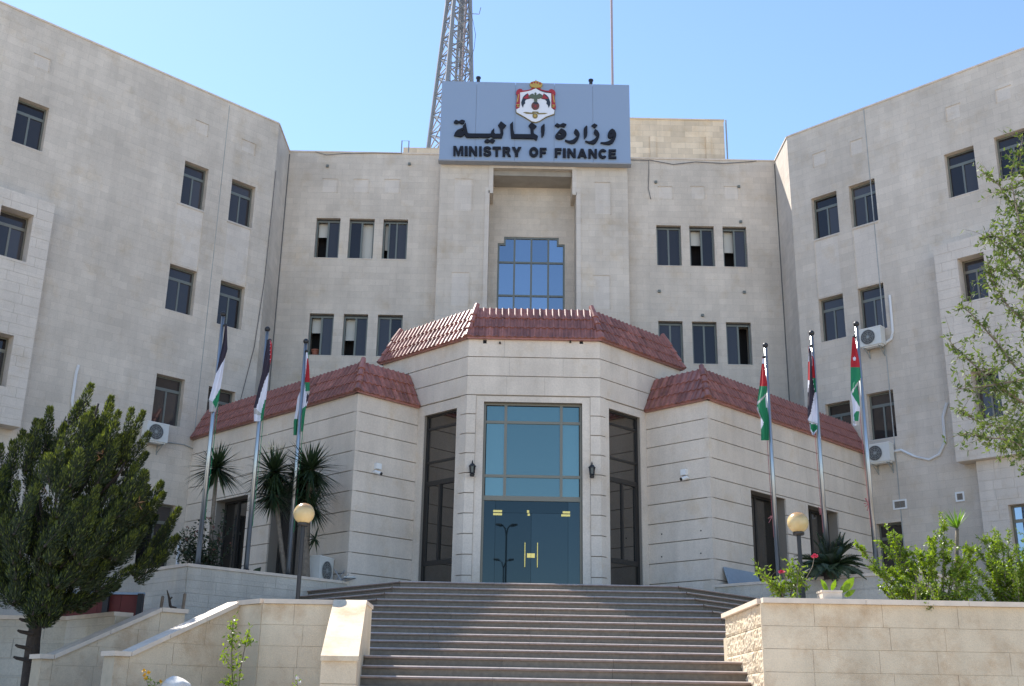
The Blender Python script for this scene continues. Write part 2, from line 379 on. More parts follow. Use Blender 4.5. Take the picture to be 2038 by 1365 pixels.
# left wing ------------------------------------------------------
def rows(F, specs):
    """specs: list of (xl,yt,xr,yt2,xb,yb): mean rect from the photo"""
    return [F.rect(*q) for q in specs]
lw1 = [FLW.rect(38, 192, 84, 302), FLW.rect(369, 319, 406.5, 420), FLW.rect(462.5, 355, 501, 454.5)]
lw2 = [FLW.rect(339, 524, 383, 629), FLW.rect(440, 557, 480, 657)]
lw3 = [FLW.rect(312.5, 742.5, 358, 850), FLW.rect(416, 768, 460, 872)]
lg = [FLW.rect(283, 996, 336, 1140)]
holesL = lw1 + lw2 + lw3 + lg
ULF = -22.0
mb = MB(); wall_cells(mb, FLW, ULF, UEL, 0, RZ, holesL)
wl = mb.build('wall', ['facade', 'interior'], B); wl['label'] = 'left wing wall of pale coursed stone'
for i, r in enumerate(lw1 + lw2 + lw3 + lg): win_wing(FLW, r)
# right wing
rw1 = [FRW.rect(1614, 395.6, 1671, 462), FRW.rect(1688.5, 371, 1748, 438), FRW.rect(1878.6, 308, 1948, 377), FRW.rect(1977.5, 274, 2052, 340)]
rw2 = [FRW.rect(1628.4, 596, 1684, 670), FRW.rect(1706.4, 575, 1766, 652)]
rw3 = [FRW.rect(1642, 805, 1698, 885), FRW.rect(1724, 784.6, 1785.5, 868)]
rg = [FRW.rect(1743, 1043, 1806, 1150)]
mb = MB(); URF = 22.0
wall_cells(mb, FRW, UER, URF, 0, RZ, rw1 + rw2 + rw3 + rg)
wr_ = mb.build('wall', ['facade', 'interior'], B); wr_['label'] = 'right wing wall of pale coursed stone'
for i, r in enumerate(rw1 + rw2 + rw3 + rg): win_wing(FRW, r)
# pale recessed-looking spandrels and small square insets (2-3 cm relief)
def inset(F, r, mat='facade_pale', t=.02, name='stone_inset'):
    u0, u1, z0, z1 = r; mb = MB()
    mb.box(F, u0, u1, -.05, .006, z0, z1)
    o = mb.build(name, mat, B)
    m2 = MB(); m2.box(F, u0 - .03, u1 + .03, -.01, t + .012, z1, z1 + .03); m2.box(F, u1 if F is not FRW else u0 - .03, u1 + .03 if F is not FRW else u0, -.01, t + .01, z0, z1); m2.build('inset_lip', 'facade', o)
for a, b in ((lw1[1], lw2[0]), (lw1[2], lw2[1])): inset(FLW, (b[0] + .02, b[1] - .02, b[3] + .05, a[2] - .08))
for a, b in ((rw1[0], rw2[0]), (rw1[1], rw2[1])): inset(FRW, (b[0] + .02, b[1] - .02, b[3] + .05, a[2] - .08))
for q in ((70, 107, 96, 143), (391, 239, 412, 272), (483, 277, 506, 309), ): inset(FLW, FLW.rect(*q))
for q in ((1618, 308, 1643, 325), (1692, 283, 1717, 303), (1882, 215, 1912, 232), (1981, 180, 2013, 195)): inset(FRW, FRW.rect(*q))
# control joints / down pipes
def strip(F, x0, y0, x1, y1, mat, wdt=.03, dep=.02, name='joint_strip'):
    a = F.px(x0, y0); b = F.px(x1, y1); u = (a[0] + b[0])/2; mb = MB(); mb.box(F, u - wdt/2, u + wdt/2, -.01, dep, b[1], a[1]); mb.build(name, mat, B)
strip(FLW, 455, 209, 388, 872, 'sealant', .022, .008); strip(FRW, 1722, 216, 1800, 1130, 'sealant', .03, .012)
# bays (projecting stone frames with deep windows)
def bay(F, u0, u1, z0, z1, wins, proj=.55, lower=None):
    mb = MB(); Fs = F.shift(proj)
    wall_cells(mb, Fs, u0, u1, z0, z1, wins, rev=.42)
    for (a, b) in ((u0, u0), (u1, u1)):
        q = [F.p(a, 0, z0), F.p(a, 0, z1), F.p(a, proj, z1), F.p(a, proj, z0)]; mb.poly(q if a == u1 else q[::-1])
    mb.poly([F.p(u0, 0, z1), F.p(u1, 0, z1), F.p(u1, proj, z1), F.p(u0, proj, z1)]); mb.poly([F.p(u0, 0, z0), F.p(u0, proj, z0), F.p(u1, proj, z0), F.p(u1, 0, z0)])
    o = mb.build('bay', ['facade_pale', 'interior'], B)
    for r in wins: win_wing(Fs, r, d=-.36, fm='frame_bronze', par=B)
P5 = FLW.shift(.55)
ub = P5.px(110, 407)[0]; zt = P5.px(110, 407)[1]; zb = P5.px(38.5, 850)[1]
lb = [P5.rect(3, 408, 52, 522), P5.rect(-48, 650, 12, 770)]
lb = [(lb[0][0], lb[0][1], lb[0][2], lb[0][3]), (lb[0][0], lb[0][1], lb[1][2], lb[1][3])]
lb += [(a - 2.6, b - 2.6, c, e) for a, b, c, e in lb]
zt0_L, zb0_L = zt, zb
bay(FLW, ub - 6.2, ub, zb, zt, lb)
P6 = FRW.shift(.55)
ub2 = P6.px(1857, 492)[0]; zt2 = P6.px(1857, 492)[1]; zb2 = P6.px(1900, 920)[1]
rb0 = P6.rect(1905, 515, 1968, 590); rb1 = P6.rect(1922, 742, 1992, 828)
rb = [rb0, (rb0[0], rb0[1], rb1[2], rb1[3])]; rb += [(a + 2.6, b + 2.6, c, e) for a, b, c, e in rb]
bay(FRW, ub2, ub2 + 6.2, zb2, zt2, rb)
# lower pier under the right bay, with a reflecting window
P7 = FRW.shift(.28); up0 = P7.px(1943, 925)[0]
wq = P7.rect(2006, 1005, 2070, 1120)
mb = MB(); wall_cells(mb, P7, up0, up0 + 6, 0, zb2 - .004, [wq], rev=.26)
mb.poly([FRW.p(up0, 0, 0), FRW.p(up0, .28, 0), FRW.p(up0, .28, zb2 - .004), FRW.p(up0, 0, zb2 - .004)][::-1]); mb.build('pier', ['facade_pale', 'interior'], B)
win_wing(P7, wq, d=-.2, mat='glass_blue', fm='frame_bronze')
P8 = FLW.shift(.28); mb = MB(); mb.box(FLW, ub - 6.2, ub - .9, 0, .28, 0, zb - .004); mb.build('pier', 'facade_pale', B)
# vents on the right wing
for q in ((1777, 996, 1806, 1012), (1901, 980, 1921, 997)):
    u0, u1, z0, z1 = FRW.rect(*q); fr = frame_bars(FRW, u0, u1, z0, z1, .03, .05, .04).build('vent', 'white', B)
    mb = MB(); n = 6
    for k in range(n): zz = z0 + .05 + (z1 - z0 - .1)*k/n; mb.box(FRW, u0 + .05, u1 - .05, -.0, .012, zz, zz + (z1 - z0 - .1)/n*.6)
    mb.build('louvre', 'ac_grille', fr)
# chamfers (returns between wings and back wall)
FCL = Fr(EL, (0, 1)); FCR = Fr((ER[0], YB), (0, -1))
mb = MB(); mb.poly([FCL.p(0, 0, 0), FCL.p(YB - EL[1], 0, 0), FCL.p(YB - EL[1], 0, RZ), FCL.p(0, 0, RZ)]); mb.build('wall', 'facade', B)
mb = MB(); mb.poly([FCR.p(0, 0, 0), FCR.p(YB - ER[1], 0, 0), FCR.p(YB - ER[1], 0, RZ), FCR.p(0, 0, RZ)]); mb.build('wall', 'facade', B)
for F, x in ((FB, EL[0] + .02), (FB, ER[0] - .02)):
    mb = MB(); mb.box(FB, x - .02, x + .02, 0, .02, 8, RZ - .1); mb.build('joint_strip', 'joint', B)
# back wall and stair tower -----------------------------------
TP = .32; FT = FB.shift(TP)
TU0, TU1 = FT.px(871, 480)[0], FT.px(1251, 480)[0]
bw = []
for xs, yt, ybm in (((630, 678, 434, 513), (696, 745, 434.7, 514), (763, 812, 436, 515.4)), ((1306, 1355, 448, 528), (1371, 1420, 449.5, 529.5), (1437, 1485, 451, 531))) and (): pass
def rowrects(F, L, yt, yb, xm):  # px columns (left,right at top), one height
    za = F.px(xm, yt)[1]; zb_ = F.px(xm, yb)[1]
    return [(F.px(a, (yt))[0], F.px(b, (yt))[0], zb_, za) for a, b in L]
bL1 = rowrects(FB, [(630, 678), (696, 746), (763.5, 812.5)], 435, 514, 720); bR1 = rowrects(FB, [(1306, 1355), (1371.5, 1420.5), (1437.5, 1485)], 449.5, 529.5, 1395)
bL2 = rowrects(FB, [(616.5, 665), (684.5, 733), (752.5, 802)], 625, 708, 710); bR2 = rowrects(FB, [(1310, 1358.5), (1377, 1426), (1444.5, 1494)], 640, 724, 1400)
cfg = {0: 'bg', 1: 'gw', 2: 'wgg', 3: 'gg', 4: 'bg', 5: 'Bg', 6: 'bg', 7: 'Bg', 8: 'gg', 9: 'gg', 10: 'gg', 11: 'gd'}
allb = bL1 + bR1 + bL2 + bR2
mb = MB(); wall_cells(mb, FB, EL[0], TU0, 0, RZ, bL1 + bL2, rev=.8); mb.build('wall', ['facade', 'interior'], B)
mb = MB(); wall_cells(mb, FB, TU1, ER[0], 0, RZ, bR1 + bR2, rev=.8); mb.build('wall', ['facade', 'interior'], B)
for i, r in enumerate(allb):
    u0, u1, z0, z1 = r; z1 -= .06; um = u0 + (u1 - u0)*(.5 if cfg[i] != 'wgg' else .5); d = -.16; c = cfg[i]
    us = [(um, z0 + .04, z1 - .04, .07)]
    if c == 'wgg': us = [(u0 + (u1 - u0)*.24, z0 + .04, z1 - .04, .06), (u0 + (u1 - u0)*.55, z0 + .04, z1 - .04, .06)]
    fr = frame_bars(FB, u0 + .004, u1 - .004, z0 + .004, z1, d, .06, .07, us=us).build('window', 'frame', B)
    mb = MB(); mb.box(FB, u0 + .004, u1 - .004, d - .05, d + .01, z1 + .002, z1 + .058); mb.build('lintel_trim', 'frame_dark', fr)
    mb = MB(); mb.box(FB, u0 - .01, u1 + .01, d + .01, .015, z0 - .03, z0 - .002); mb.build('sill', 'facade_pale', fr)
    spans = [(u0 + .05, um), (um, u1 - .05)] if c != 'wgg' else [(u0 + .05, us[0][0]), (us[0][0], us[1][0]), (us[1][0], u1 - .05)]
    for k, ch in enumerate(c):
        a, b = spans[k][0] + .01, spans[k][1] - .01
        if ch == 'g': pane(fr, FB, a, b, d - .03 - .012*k, z0 + .05, z1 - .05, 'glass_wing')
        if ch == 'w': pane(fr, FB, a, b, d - .22, z0 + .05 if c != 'wgg' else z0 + .5, z1 - .03, 'blind', 'blind')
        if ch in 'bB': pane(fr, FB, a, b, d - .22, z1 - (z1 - z0)*(.38 if ch == 'b' else .55), z1 - .03, 'blind', 'blind')
# flower pot standing in the open window
def pot_on_sill():
    r = bL2[0]; c = FB.p(r[0] + .24, -.40, r[2])
    mb = MB(); mb.lathe(c, [(.001, .0), (.11, .0), (.15, .26), (.17, .27), (.17, .32), (.14, .32), (.13, .28), (.001, .27)], 16)
    tag(mb.build('flower_pot', 'terracotta', smooth=False), 'terracotta flower pot standing in the open lower left window', 'flower pot')
pot_on_sill()
for L, y0, y1 in (([(644, 670), (706, 732), (767, 794)], 356, 383), ([(1311, 1338), (1376, 1402), (1442, 1469)], 371, 396)):
    for a, b in L: inset(FB, FB.rect(a, y0 + (a - 644)*.008 if a < 1000 else y0, b, y1 + (a - 644)*.008 if a < 1000 else y1))
# tower face with the stepped recess
zr_top = FT.px(1062, 336)[1]; zs1 = FT.px(975, 379)[1]
ru0, ru1 = FT.px(982, 345)[0], FT.px(1139, 345)[0]; rv0, rv1 = FT.px(972, 480)[0], FT.px(1147, 480)[0]
RD = 1.25
mb = MB(); wall_cells(mb, FT, TU0, TU1, 0, RZ, [(ru0, ru1, zs1 - .3, zr_top), (rv0, rv1, 11.6, zs1)], rev=RD, back=False)
mb.poly([FB.p(TU0, 0, 0), FT.p(TU0, 0, 0), FT.p(TU0, 0, RZ), FB.p(TU0, 0, RZ)]); mb.poly([FT.p(TU1, 0, 0), FB.p(TU1, 0, 0), FB.p(TU1, 0, RZ), FT.p(TU1, 0, RZ)])
tw = mb.build('tower_wall', 'facade', B)
# smooth raised border round the recess
bz = zs1; mb = MB(); t = .17
mb.box(FT, rv0 - t, rv0, -.01, .03, 11.6, bz); mb.box(FT, ru0 - t, ru0, -.01, .03, bz - .12, zr_top); mb.box(FT, rv0 - t, ru0 - t - .001, -.01, .028, bz + .001, bz + .14)
mb.box(FT, rv1, rv1 + t, -.01, .03, 11.6, bz); mb.box(FT, ru1, ru1 + t, -.01, .03, bz - .12, zr_top); mb.box(FT, ru1 + t + .001, rv1 + t, -.01, .028, bz + .001, bz + .14)
mb.box(FT, ru0 - t, ru1 + t, -.01, .032, zr_top, zr_top + .2); mb.build('recess_border', 'facade_pale', B)
FR_ = FT.shift(-RD)
# recess back wall with blue window
g0, g1 = FR_.px(990, 520)[0], FR_.px(1124, 520)[0]; gz1 = FR_.px(1062, 472)[1]; gz2 = FR_.px(995, 483.5)[1]
gb0, gb1 = FR_.px(1003, 480)[0], FR_.px(1112, 480)[0]
hs = [(g0, g1, 11.6, gz2), (gb0, gb1, 11.6, gz1)]
mb = MB(); wall_cells(mb, FR_, ru0 - .4, ru1 + .4, 11.0, zr_top + .1, hs, rev=.2); mb.build('wall', ['facade', 'interior'], B)
cols = [g0, FR_.px(1023, 560)[0], FR_.px(1057, 560)[0], FR_.px(1091, 560)[0], g1]; zz = [11.62, FR_.px(1057, 588)[1], FR_.px(1057, 522)[1], gz1]
zl = [12.0] + zz[1:]
mb = MB(); t = .07
for k in (1, 2, 3): mb.box(FR_, cols[k] - t/2, cols[k] + t/2, -.12, -.03, 11.61, gz1 - .003)
for z in zz[1:3]: mb.box(FR_, g0, g1, -.12, -.033, z - t/2, z + t/2)
mb.box(FR_, g0, g0 + t, -.12, -.03, 11.61, gz2); mb.box(FR_, g1 - t, g1, -.12, -.03, 11.61, gz2)
mb.box(FR_, gb0, gb1, -.12, -.028, gz1 - t, gz1); mb.box(FR_, g0, gb0 + t, -.12, -.027, gz2 - t, gz2); mb.box(FR_, gb1 - t, g1, -.12, -.027, gz2 - t, gz2)
mb.box(FR_, gb0, gb0 + t, -.12, -.026, gz2, gz1); mb.box(FR_, gb1 - t, gb1, -.12, -.026, gz2, gz1)
wf = mb.build('window', 'frame', B); wf['label'] = 'tall blue gridded window with stepped head in the recess'
for i in range(4):
    for j in range(3):
        a, b = cols[i] + t/2, cols[i + 1] - t/2; c, e = zz[j] + (t/2 if j else 0), zz[j + 1] - t/2
        dd = -.075 - random.random()*.004
        if j == 2 and i in (0, 3):
            poly = [(a, c), (b, c), (b, e), (gb0 + t, e), (gb0 + t, gz2 - t), (a, gz2 - t)] if i == 0 else [(a, c), (b, c), (b, gz2 - t), (gb1 - t, gz2 - t), (gb1 - t, e), (a, e)]
            m2 = MB(); m2.prism(FR_, poly, dd - .01, dd); m2.build('pane', 'glass_blue', wf)
        else: pane(wf, FR_, a, b, dd, c, e, 'glass_blue')
for q in ((906, 356, 938, 420), (900, 542, 932, 609), (1184, 363, 1215, 427), (1181, 548, 1214, 615)):
    u0, u1, z0, z1 = FT.rect(*q); mb = MB(); mb.box(FT, u0, u1, -.03, .006, z0, z1); o = mb.build('stone_inset', 'facade_pale', B)
    m2 = MB(); m2.box(FT, u0 - .01, u1 + .03, -.01, .03, z1, z1 + .03); m2.box(FT, u1, u1 + .03, -.01, .028, z0, z1); m2.build('inset_lip', 'facade', o)
# roof slab, parapet coping
def quad_slab(pts, z0, z1, name, mat, par):
    mb = MB(); n = len(pts)
    mb.poly([(x, y, z1) for x, y in pts]); mb.poly([(x, y, z0) for x, y in pts][::-1])
    for i in range(n):
        a, b = pts[i], pts[(i + 1) % n]; mb.poly([(a[0], a[1], z0), (b[0], b[1], z0), (b[0], b[1], z1), (a[0], a[1], z1)])
    return mb.build(name, mat, par, norm=True)
lf = FLW.p(ULF, 0, 0); rf = FRW.p(URF, 0, 0); DP = 14
quad_slab([(lf.x - .1, lf.y + .3), (EL[0] - .2, EL[1] + .1), (EL[0] - .2, YB + .2), (TU0 - .1, YB + .2), (TU0 + .2, YB - TP + .2), (TU1 - .2, YB - TP + .2), (TU1 + .1, YB + .2), (ER[0] + .2, YB + .2), (ER[0] + .2, ER[1] + .1), (rf.x + .1, rf.y + .3), (rf.x + DP, rf.y + DP - .1), (ER[0] + 4, YB + 15.9), (EL[0] - 4, YB + 15.9), (lf.x - DP, lf.y + DP - .1)], RZ - .9, RZ - .55, 'roof', 'paving', B)
mb = MB()
mb.box(FLW, ULF, UEL, -.3, .03, RZ, RZ + .06); mb.box(FRW, UER, URF, -.3, .03, RZ, RZ + .06); mb.box(FB, EL[0] + .001, TU0, -.3, .03, RZ, RZ + .06); mb.box(FB, TU1, ER[0] - .001, -.3, .03, RZ, RZ + .06); mb.box(FT, TU0, TU1, -.6, .03, RZ, RZ + .062)
mb.box(FCL, 0.03, YB - EL[1] - .04, -.3, .03, RZ, RZ + .058); mb.box(FCR, .04, YB - ER[1] - .03, -.3, .03, RZ, RZ + .058); mb.build('coping', 'cap', B)
# parapet back faces, outer and rear walls close the volumes
mb = MB()
for F, a, b in ((FLW, ULF, UEL), (FRW, UER, URF)):
    mb.poly([F.p(b, -.28, RZ - .6), F.p(a, -.28, RZ - .6), F.p(a, -.28, RZ), F.p(b, -.28, RZ)])
mb.poly([FB.p(ER[0], -.28, RZ - .6), FB.p(EL[0], -.28, RZ - .6), FB.p(EL[0], -.28, RZ), FB.p(ER[0], -.28, RZ)])
for a, b in (((lf.x, lf.y), (lf.x - DP, lf.y + DP)), ((lf.x - DP, lf.y + DP), (EL[0] - 4, YB + 16)), ((EL[0] - 4, YB + 16), (ER[0] + 4, YB + 16)), ((ER[0] + 4, YB + 16), (rf.x + DP, rf.y + DP)), ((rf.x + DP, rf.y + DP), (rf.x, rf.y))):
    mb.poly([(a[0], a[1], 0), (b[0], b[1], 0), (b[0], b[1], RZ - .3), (a[0], a[1], RZ - .3)])
mb.build('wall', 'facade', B)
# roof rooms
PHY = 44.; FP = Fr((0, PHY), (1, 0))
a = at_y(1245, 238, PHY); b = at_y(1440, 241, PHY)
mb = MB(); mb.box(FP, a.x - 1, b.x, -5, 0, RZ - .5, b.z); mb.box(FP, a.x - 1.02, b.x + .03, -5, .04, b.z, b.z + .07); o = mb.build('roof_room', 'penthouse_stone', B)
for q in ((1293, 272, 1306, 318), (1404, 272, 1416, 318)):
    u0, u1, z0, z1 = FP.rect(*q); mb = MB(); mb.box(FP, u0, u1, .0, .05, RZ - .4, z1); mb.build('pilaster', 'penthouse_stone', o)
a = at_y(803, 293, 44); mb = MB(); mb.box(FP, a.x, a.x + 4.5, -4, 0, RZ - .5, a.z); mb.build('roof_room', 'penthouse_stone', B)
mb = MB(); p0 = at_y(800, 280, 43); p1 = at_y(814, 280, 43)
mb.tube([(p0.x, 43, RZ - .5), (p0.x, 43, p0.z), (p1.x, 43, p0.z), (p1.x, 43, RZ - .5)], .025, 6); mb.build('roof_hatch_rail', 'tower_steel', B)
for x, y in ((632, 302), (1498, 321), (952, 158), (1176, 163)):
    Y_ = 40.1 if y > 200 else 39.2
    p = at_y(x, y, Y_); zb0 = RZ if y > 200 else p.z - .1; mb = MB(); mb.lathe((p.x, Y_, zb0), [(.001, 0), (.07, 0), (.07, .13), (.1, .14), (.1, .2), (.001, .2)], 10); mb.build('roof_spotlight', 'black_metal', B)
# loose cable hanging on the right back wall, conduit lines and bolt heads
def cable(F, pts, mat, rad, name, par=None, d=.04):
    mb = MB(); mb.tube([F.p(*(lambda q: (q[0], d, q[1]))(F.px(x, y))) for x, y in pts], rad, 5); return mb.build(name, mat, par)
cable(FB, [(1253, 319), (1291, 320), (1291, 345), (1290, 375), (1295, 397)], 'joint', .015, 'cable', B)
cable(FB, [(1291, 319), (1340, 328), (1384, 323), (1440, 326), (1488, 323), (1505, 321)], 'joint', .015, 'cable', B)
cable(FB, [(628, 303), (650, 309), (690, 306), (740, 305), (800, 306)], 'joint', .012, 'cable', B)
for x, y in ((652, 331), (815, 327), (1305, 363), (1470, 372), (1312, 580), (1481, 582), (1398, 628), (1474, 442)):
    q = FB.px(x, y); mb = MB(); mb.box(FB, q[0] - .05, q[0] + .05, -.01, .07, q[1] - .05, q[1] + .05); mb.build('wall_bracket', 'frame', B)
cable(FLW, [(548, 340), (525, 560), (505, 690), (476, 802)], 'joint', .014, 'cable', B)
cable(FLW, [(155, 727), (150, 745), (142, 800), (145, 822), (156, 829)], 'pipe_white', .045, 'conduit', B)
cable(FLW, [(330, 880), (365, 885), (388, 895)], 'pipe_grey', .02, 'conduit', B)
cable(FRW, [(1772, 588), (1778, 660), (1775, 675), (1760, 685)], 'pipe_white', .05, 'conduit', B)
cable(FRW, [(1886, 802), (1878, 830), (1882, 880), (1870, 905), (1850, 915), (1820, 908), (1795, 896), (1770, 900)], 'pipe_white', .045, 'conduit', B)
# ------------------------------------------------------------------ entrance pavilion
EP = thing('entrance_pavilion', (.85, 30, LZ), 'pale stone entrance pavilion with stepped octagonal front and red tiled roofs', 'building')
ZK = [LZ + (EB - LZ)/10*k for k in range(11)]; ZU = [EB + (EC - EB)/3*k for k in range(1, 4)]
GAP = .024
def rect_minus(r, holes):
    out = [r]
    for h in holes:
        nx = []
        for a, b, c, e in out:
            if h[1] <= a or h[0] >= b or h[3] <= c or h[2] >= e: nx.append((a, b, c, e)); continue
            if h[0] > a: nx.append((a, h[0], c, e))
            if h[1] < b: nx.append((h[1], b, c, e))
            x0, x1 = max(a, h[0]), min(b, h[1])
            if h[3] < e: nx.append((x0, x1, h[3], e))
            if h[2] > c: nx.append((x0, x1, c, h[2]))
        out = nx
    return [q for q in out if q[1] - q[0] > .02 and q[3] - q[2] > .03]
def cladding(F, u0, u1, zs, holes=(), lens=(1.4, 2.6), t=.05, trim0=0, trim1=0, mat='panel'):
    for j in range(len(zs) - 1):
        u = u0 + trim0; end = u1 - trim1; first = True
        while u < end - .01:
            ln = random.uniform(*lens)
            if first: ln *= random.uniform(.5, 1); first = False
            v = min(end, u + ln)
            if end - v < .5: v = end
            for a, b, c, e in rect_minus((u + .002, v - .002, zs[j] + GAP*.5, zs[j + 1] - GAP*.5), holes):
                mb = MB(); dd = t + random.uniform(-.002, .002); mb.box(F, a, b, -.001, dd, c, e); mb.build('stone_panel', mat, EP)
            u = v
def backing(F, u0, u1, z0, z1, holes=(), rev=.35, mats=('groove', 'interior')):
    mb = MB(); wall_cells(mb, F, u0, u1, z0, z1, holes, rev=rev); return mb.build('wall', list(mats), EP)
WO = dist(IL, PL); WBR = dist(CL, IL); WBL = dist(WL, CL); WBR2 = dist(IR, CR); WRR = dist(CR, WR); UFE = 2.64*math.sqrt(2)
# centre face
d0, d1 = FC.px(961, 900)[0], FC.px(1159, 900)[0]; dz1 = FC.px(1061, 801)[1]
door = (d0, d1, LZ, dz1)
backing(FC, PL[0], PR[0], LZ - .3, EC, [door], rev=.30)
cladding(FC, PL[0], PR[0], [EB] + ZU, lens=(.9, 1.6), trim0=-.0205, trim1=-.0205)
jw = .22
cladding(FC, PL[0], d0 - jw, ZK, lens=(5, 6), trim0=-.0205); cladding(FC, d1 + jw, PR[0], ZK, lens=(5, 6), trim1=-.0205)
mb = MB()
mb.box(FC, d0 - jw + .004, d0, -.02, .022, LZ, EB - .02); mb.box(FC, d1, d1 + jw - .004, -.02, .022, LZ, EB - .02); mb.box(FC, d0, d1, -.02, .024, dz1, EB - .02); mb.build('door_surround', 'panel', EP)
# door glazing: three columns, three rows of teal panes above a transom, then the glass doors
FD = FC.shift(-.12); cx1, cx2 = FD.px(1005.5, 900)[0], FD.px(1117, 900)[0]; r1, r2, r3_ = FD.px(1061, 841)[1], FD.px(1061, 948)[1], FD.px(1061, 990)[1]
fr = frame_bars(FD, d0 + .003, d1 - .003, LZ, dz1 - .003, 0, .06, .09, us=[(cx1, r3_, dz1, .075), (cx2, r3_, dz1, .075)], zs=[(r1, d0, d1, .075), (r2, d0, d1, .075), (r3_ - .03, d0, d1, .13)]).build('window', 'frame_bronze', EP)
fr['label'] = 'teal glass panes in bronze frame above the doors'
xs = [d0 + .05, cx1, cx2, d1 - .05]; zs_ = [r3_, r2, r1, dz1 - .05]
for i in range(3):
    for j in range(3): pane(fr, FD, xs[i] + .035, xs[i + 1] - .035, -.04 - .003*random.random(), zs_[j] + .035, zs_[j + 1] - .035, 'glass_teal')
zt0 = r3_ - .1; lt = FD.px(1061, 1021)[1]; l0, l1, lm = FD.px(985, 1080)[0], FD.px(1130.5, 1080)[0], FD.px(1057, 1080)[0]
g = .006
dp = [('glass_panel', d0 + .065, l0 - g, LZ, zt0, .0), ('glass_panel', l1 + g, d1 - .065, LZ, zt0, .0), ('glass_panel', l0, l1, lt + g, zt0, .002)]
for nm, a, b, c, e, dd in dp: pane(fr, FD, a, b, -.05 + dd, c, e, 'glass_door', nm)
for a, b, hx in ((l0, lm - g/2, FD.px(1044.5, 1100)[0]), (lm + g/2, l1, FD.px(1069.5, 1100)[0])):
    mb = MB(); mb.box(FD, a, b, -.062, -.046, LZ + .01, lt); dr = mb.build('door', 'glass_door', EP)
    hz0, hz1 = FD.px(1050, 1129)[1], FD.px(1050, 1080)[1]; mb = MB()
    mb.tube([FD.p(hx, .02, hz0), FD.p(hx, .02, hz1)], .016, 8); mb.box(FD, hx - .008, hx + .008, -.046, .02, hz0 + .12, hz0 + .14); mb.box(FD, hx - .008, hx + .008, -.046, .02, hz1 - .14, hz1 - .12); mb.build('door_handle', 'brass', dr)
    s_ = -1 if a == l0 else 1; hu = FD.px(981.5, 1020)[0] if a == l0 else FD.px(1117, 1020)[0]; mb = MB()
    mb.box(FD, hu, hu + .24, -.07, -.03, lt - .07, lt - .012); mb.box(FD, hu + .0 if a == l0 else hu + .04, hu + .24 if a == l0 else hu + .24, -.071, -.029, lt + .012, lt + .07); mb.build('hinge_patch', 'brass', dr)
    lz0 = FD.px(1055, 1109.5)[1]; mb = MB(); mb.box(FD, a if s_ > 0 else b - .1, a + .1 if s_ > 0 else b, -.07, -.03, lz0, lz0 + .115); mb.build('lock_plate', 'brass', dr)
mb = MB(); cu = FD.px(1051, 1020)[0]; mb.box(FD, cu - .03, cu + .03, -.07, -.03, lt + .01, lt + .08); mb.box(FD, cu - .01, cu + .05, -.071, -.029, lt - .07, lt - .01); mb.build('hinge_patch', 'brass', fr)
# oblique faces
for F, L_, sgn, pxs in ((FOL, WO, -1, ((843, 900), (908, 900), (870, 822))), (FOR, WO, 1, ((1211, 900), (1274, 900), (1245, 823)))):
    w0, w1 = F.px(*pxs[0])[0], F.px(*pxs[1])[0]; zt = F.px(*pxs[2])[1]
    hole = (w0, w1, LZ, zt); u_a, u_b = (-(UFE - WO), WO) if sgn < 0 else (0, UFE)
    backing(F, u_a, u_b, EB - .1, EC, []); backing(F, 0 if sgn < 0 else 0, WO, LZ - .3, EB - .1, [hole], rev=.3)
    cladding(F, u_a, u_b, [EB] + ZU, lens=(1.6, 2.6), trim0=-.0205 if sgn > 0 else 0, trim1=-.0205 if sgn < 0 else 0)
    if sgn < 0: cladding(F, w1 + .16, WO, ZK, lens=(5, 6), trim1=-.0205); jm = (w1, w1 + .16); jo = (.055, w0)
    else: cladding(F, 0, w0 - .16, ZK, lens=(5, 6), trim0=-.0205); jm = (w0 - .16, w0); jo = (w1, WO - .055)
    mb = MB(); mb.box(F, jm[0], jm[1], -.02, .03, LZ, EB - .02); mb.box(F, jo[0], jo[1], -.02, .03, LZ, EB - .02); mb.box(F, w0, w1, -.02, .031, zt, EB - .02); mb.build('window_surround', 'panel', EP)
    zz = [LZ + .02] + [F.px((pxs[0][0] + pxs[1][0])/2, y)[1] for y in (1117, 957, 915, 848)] + [zt]
    um = w0 + (w1 - w0)*(.46 if sgn < 0 else .5)
    fr = frame_bars(F, w0 + .003, w1 - .003, LZ, zt - .003, -.08, .05, .07, us=[(um, zz[1], zz[2], .07), (w0 + .09, zz[1], zz[2], .08), (w1 - .09, zz[1], zz[2], .08)], zs=[(zz[1], w0, w1, .13), (zz[2], w0, w1, .13), (zz[3], w0, w1, .06), (zz[4], w0, w1, .06)]).build('window', 'frame_dark', EP)
    for a, b in ((0, 1), (2, 3), (3, 4), (4, 5)): pane(fr, F, w0 + .05, w1 - .05, -.12, zz[a] + (.06 if a in (0,) else .03), zz[b] - .03, 'glass_grey')
    pane(fr, F, w0 + .12, um - .03, -.125, zz[1] + .06, zz[2] - .06, 'glass_grey'); pane(fr, F, um + .03, w1 - .12, -.14, zz[1] + .06, zz[2] - .06, 'glass_grey')
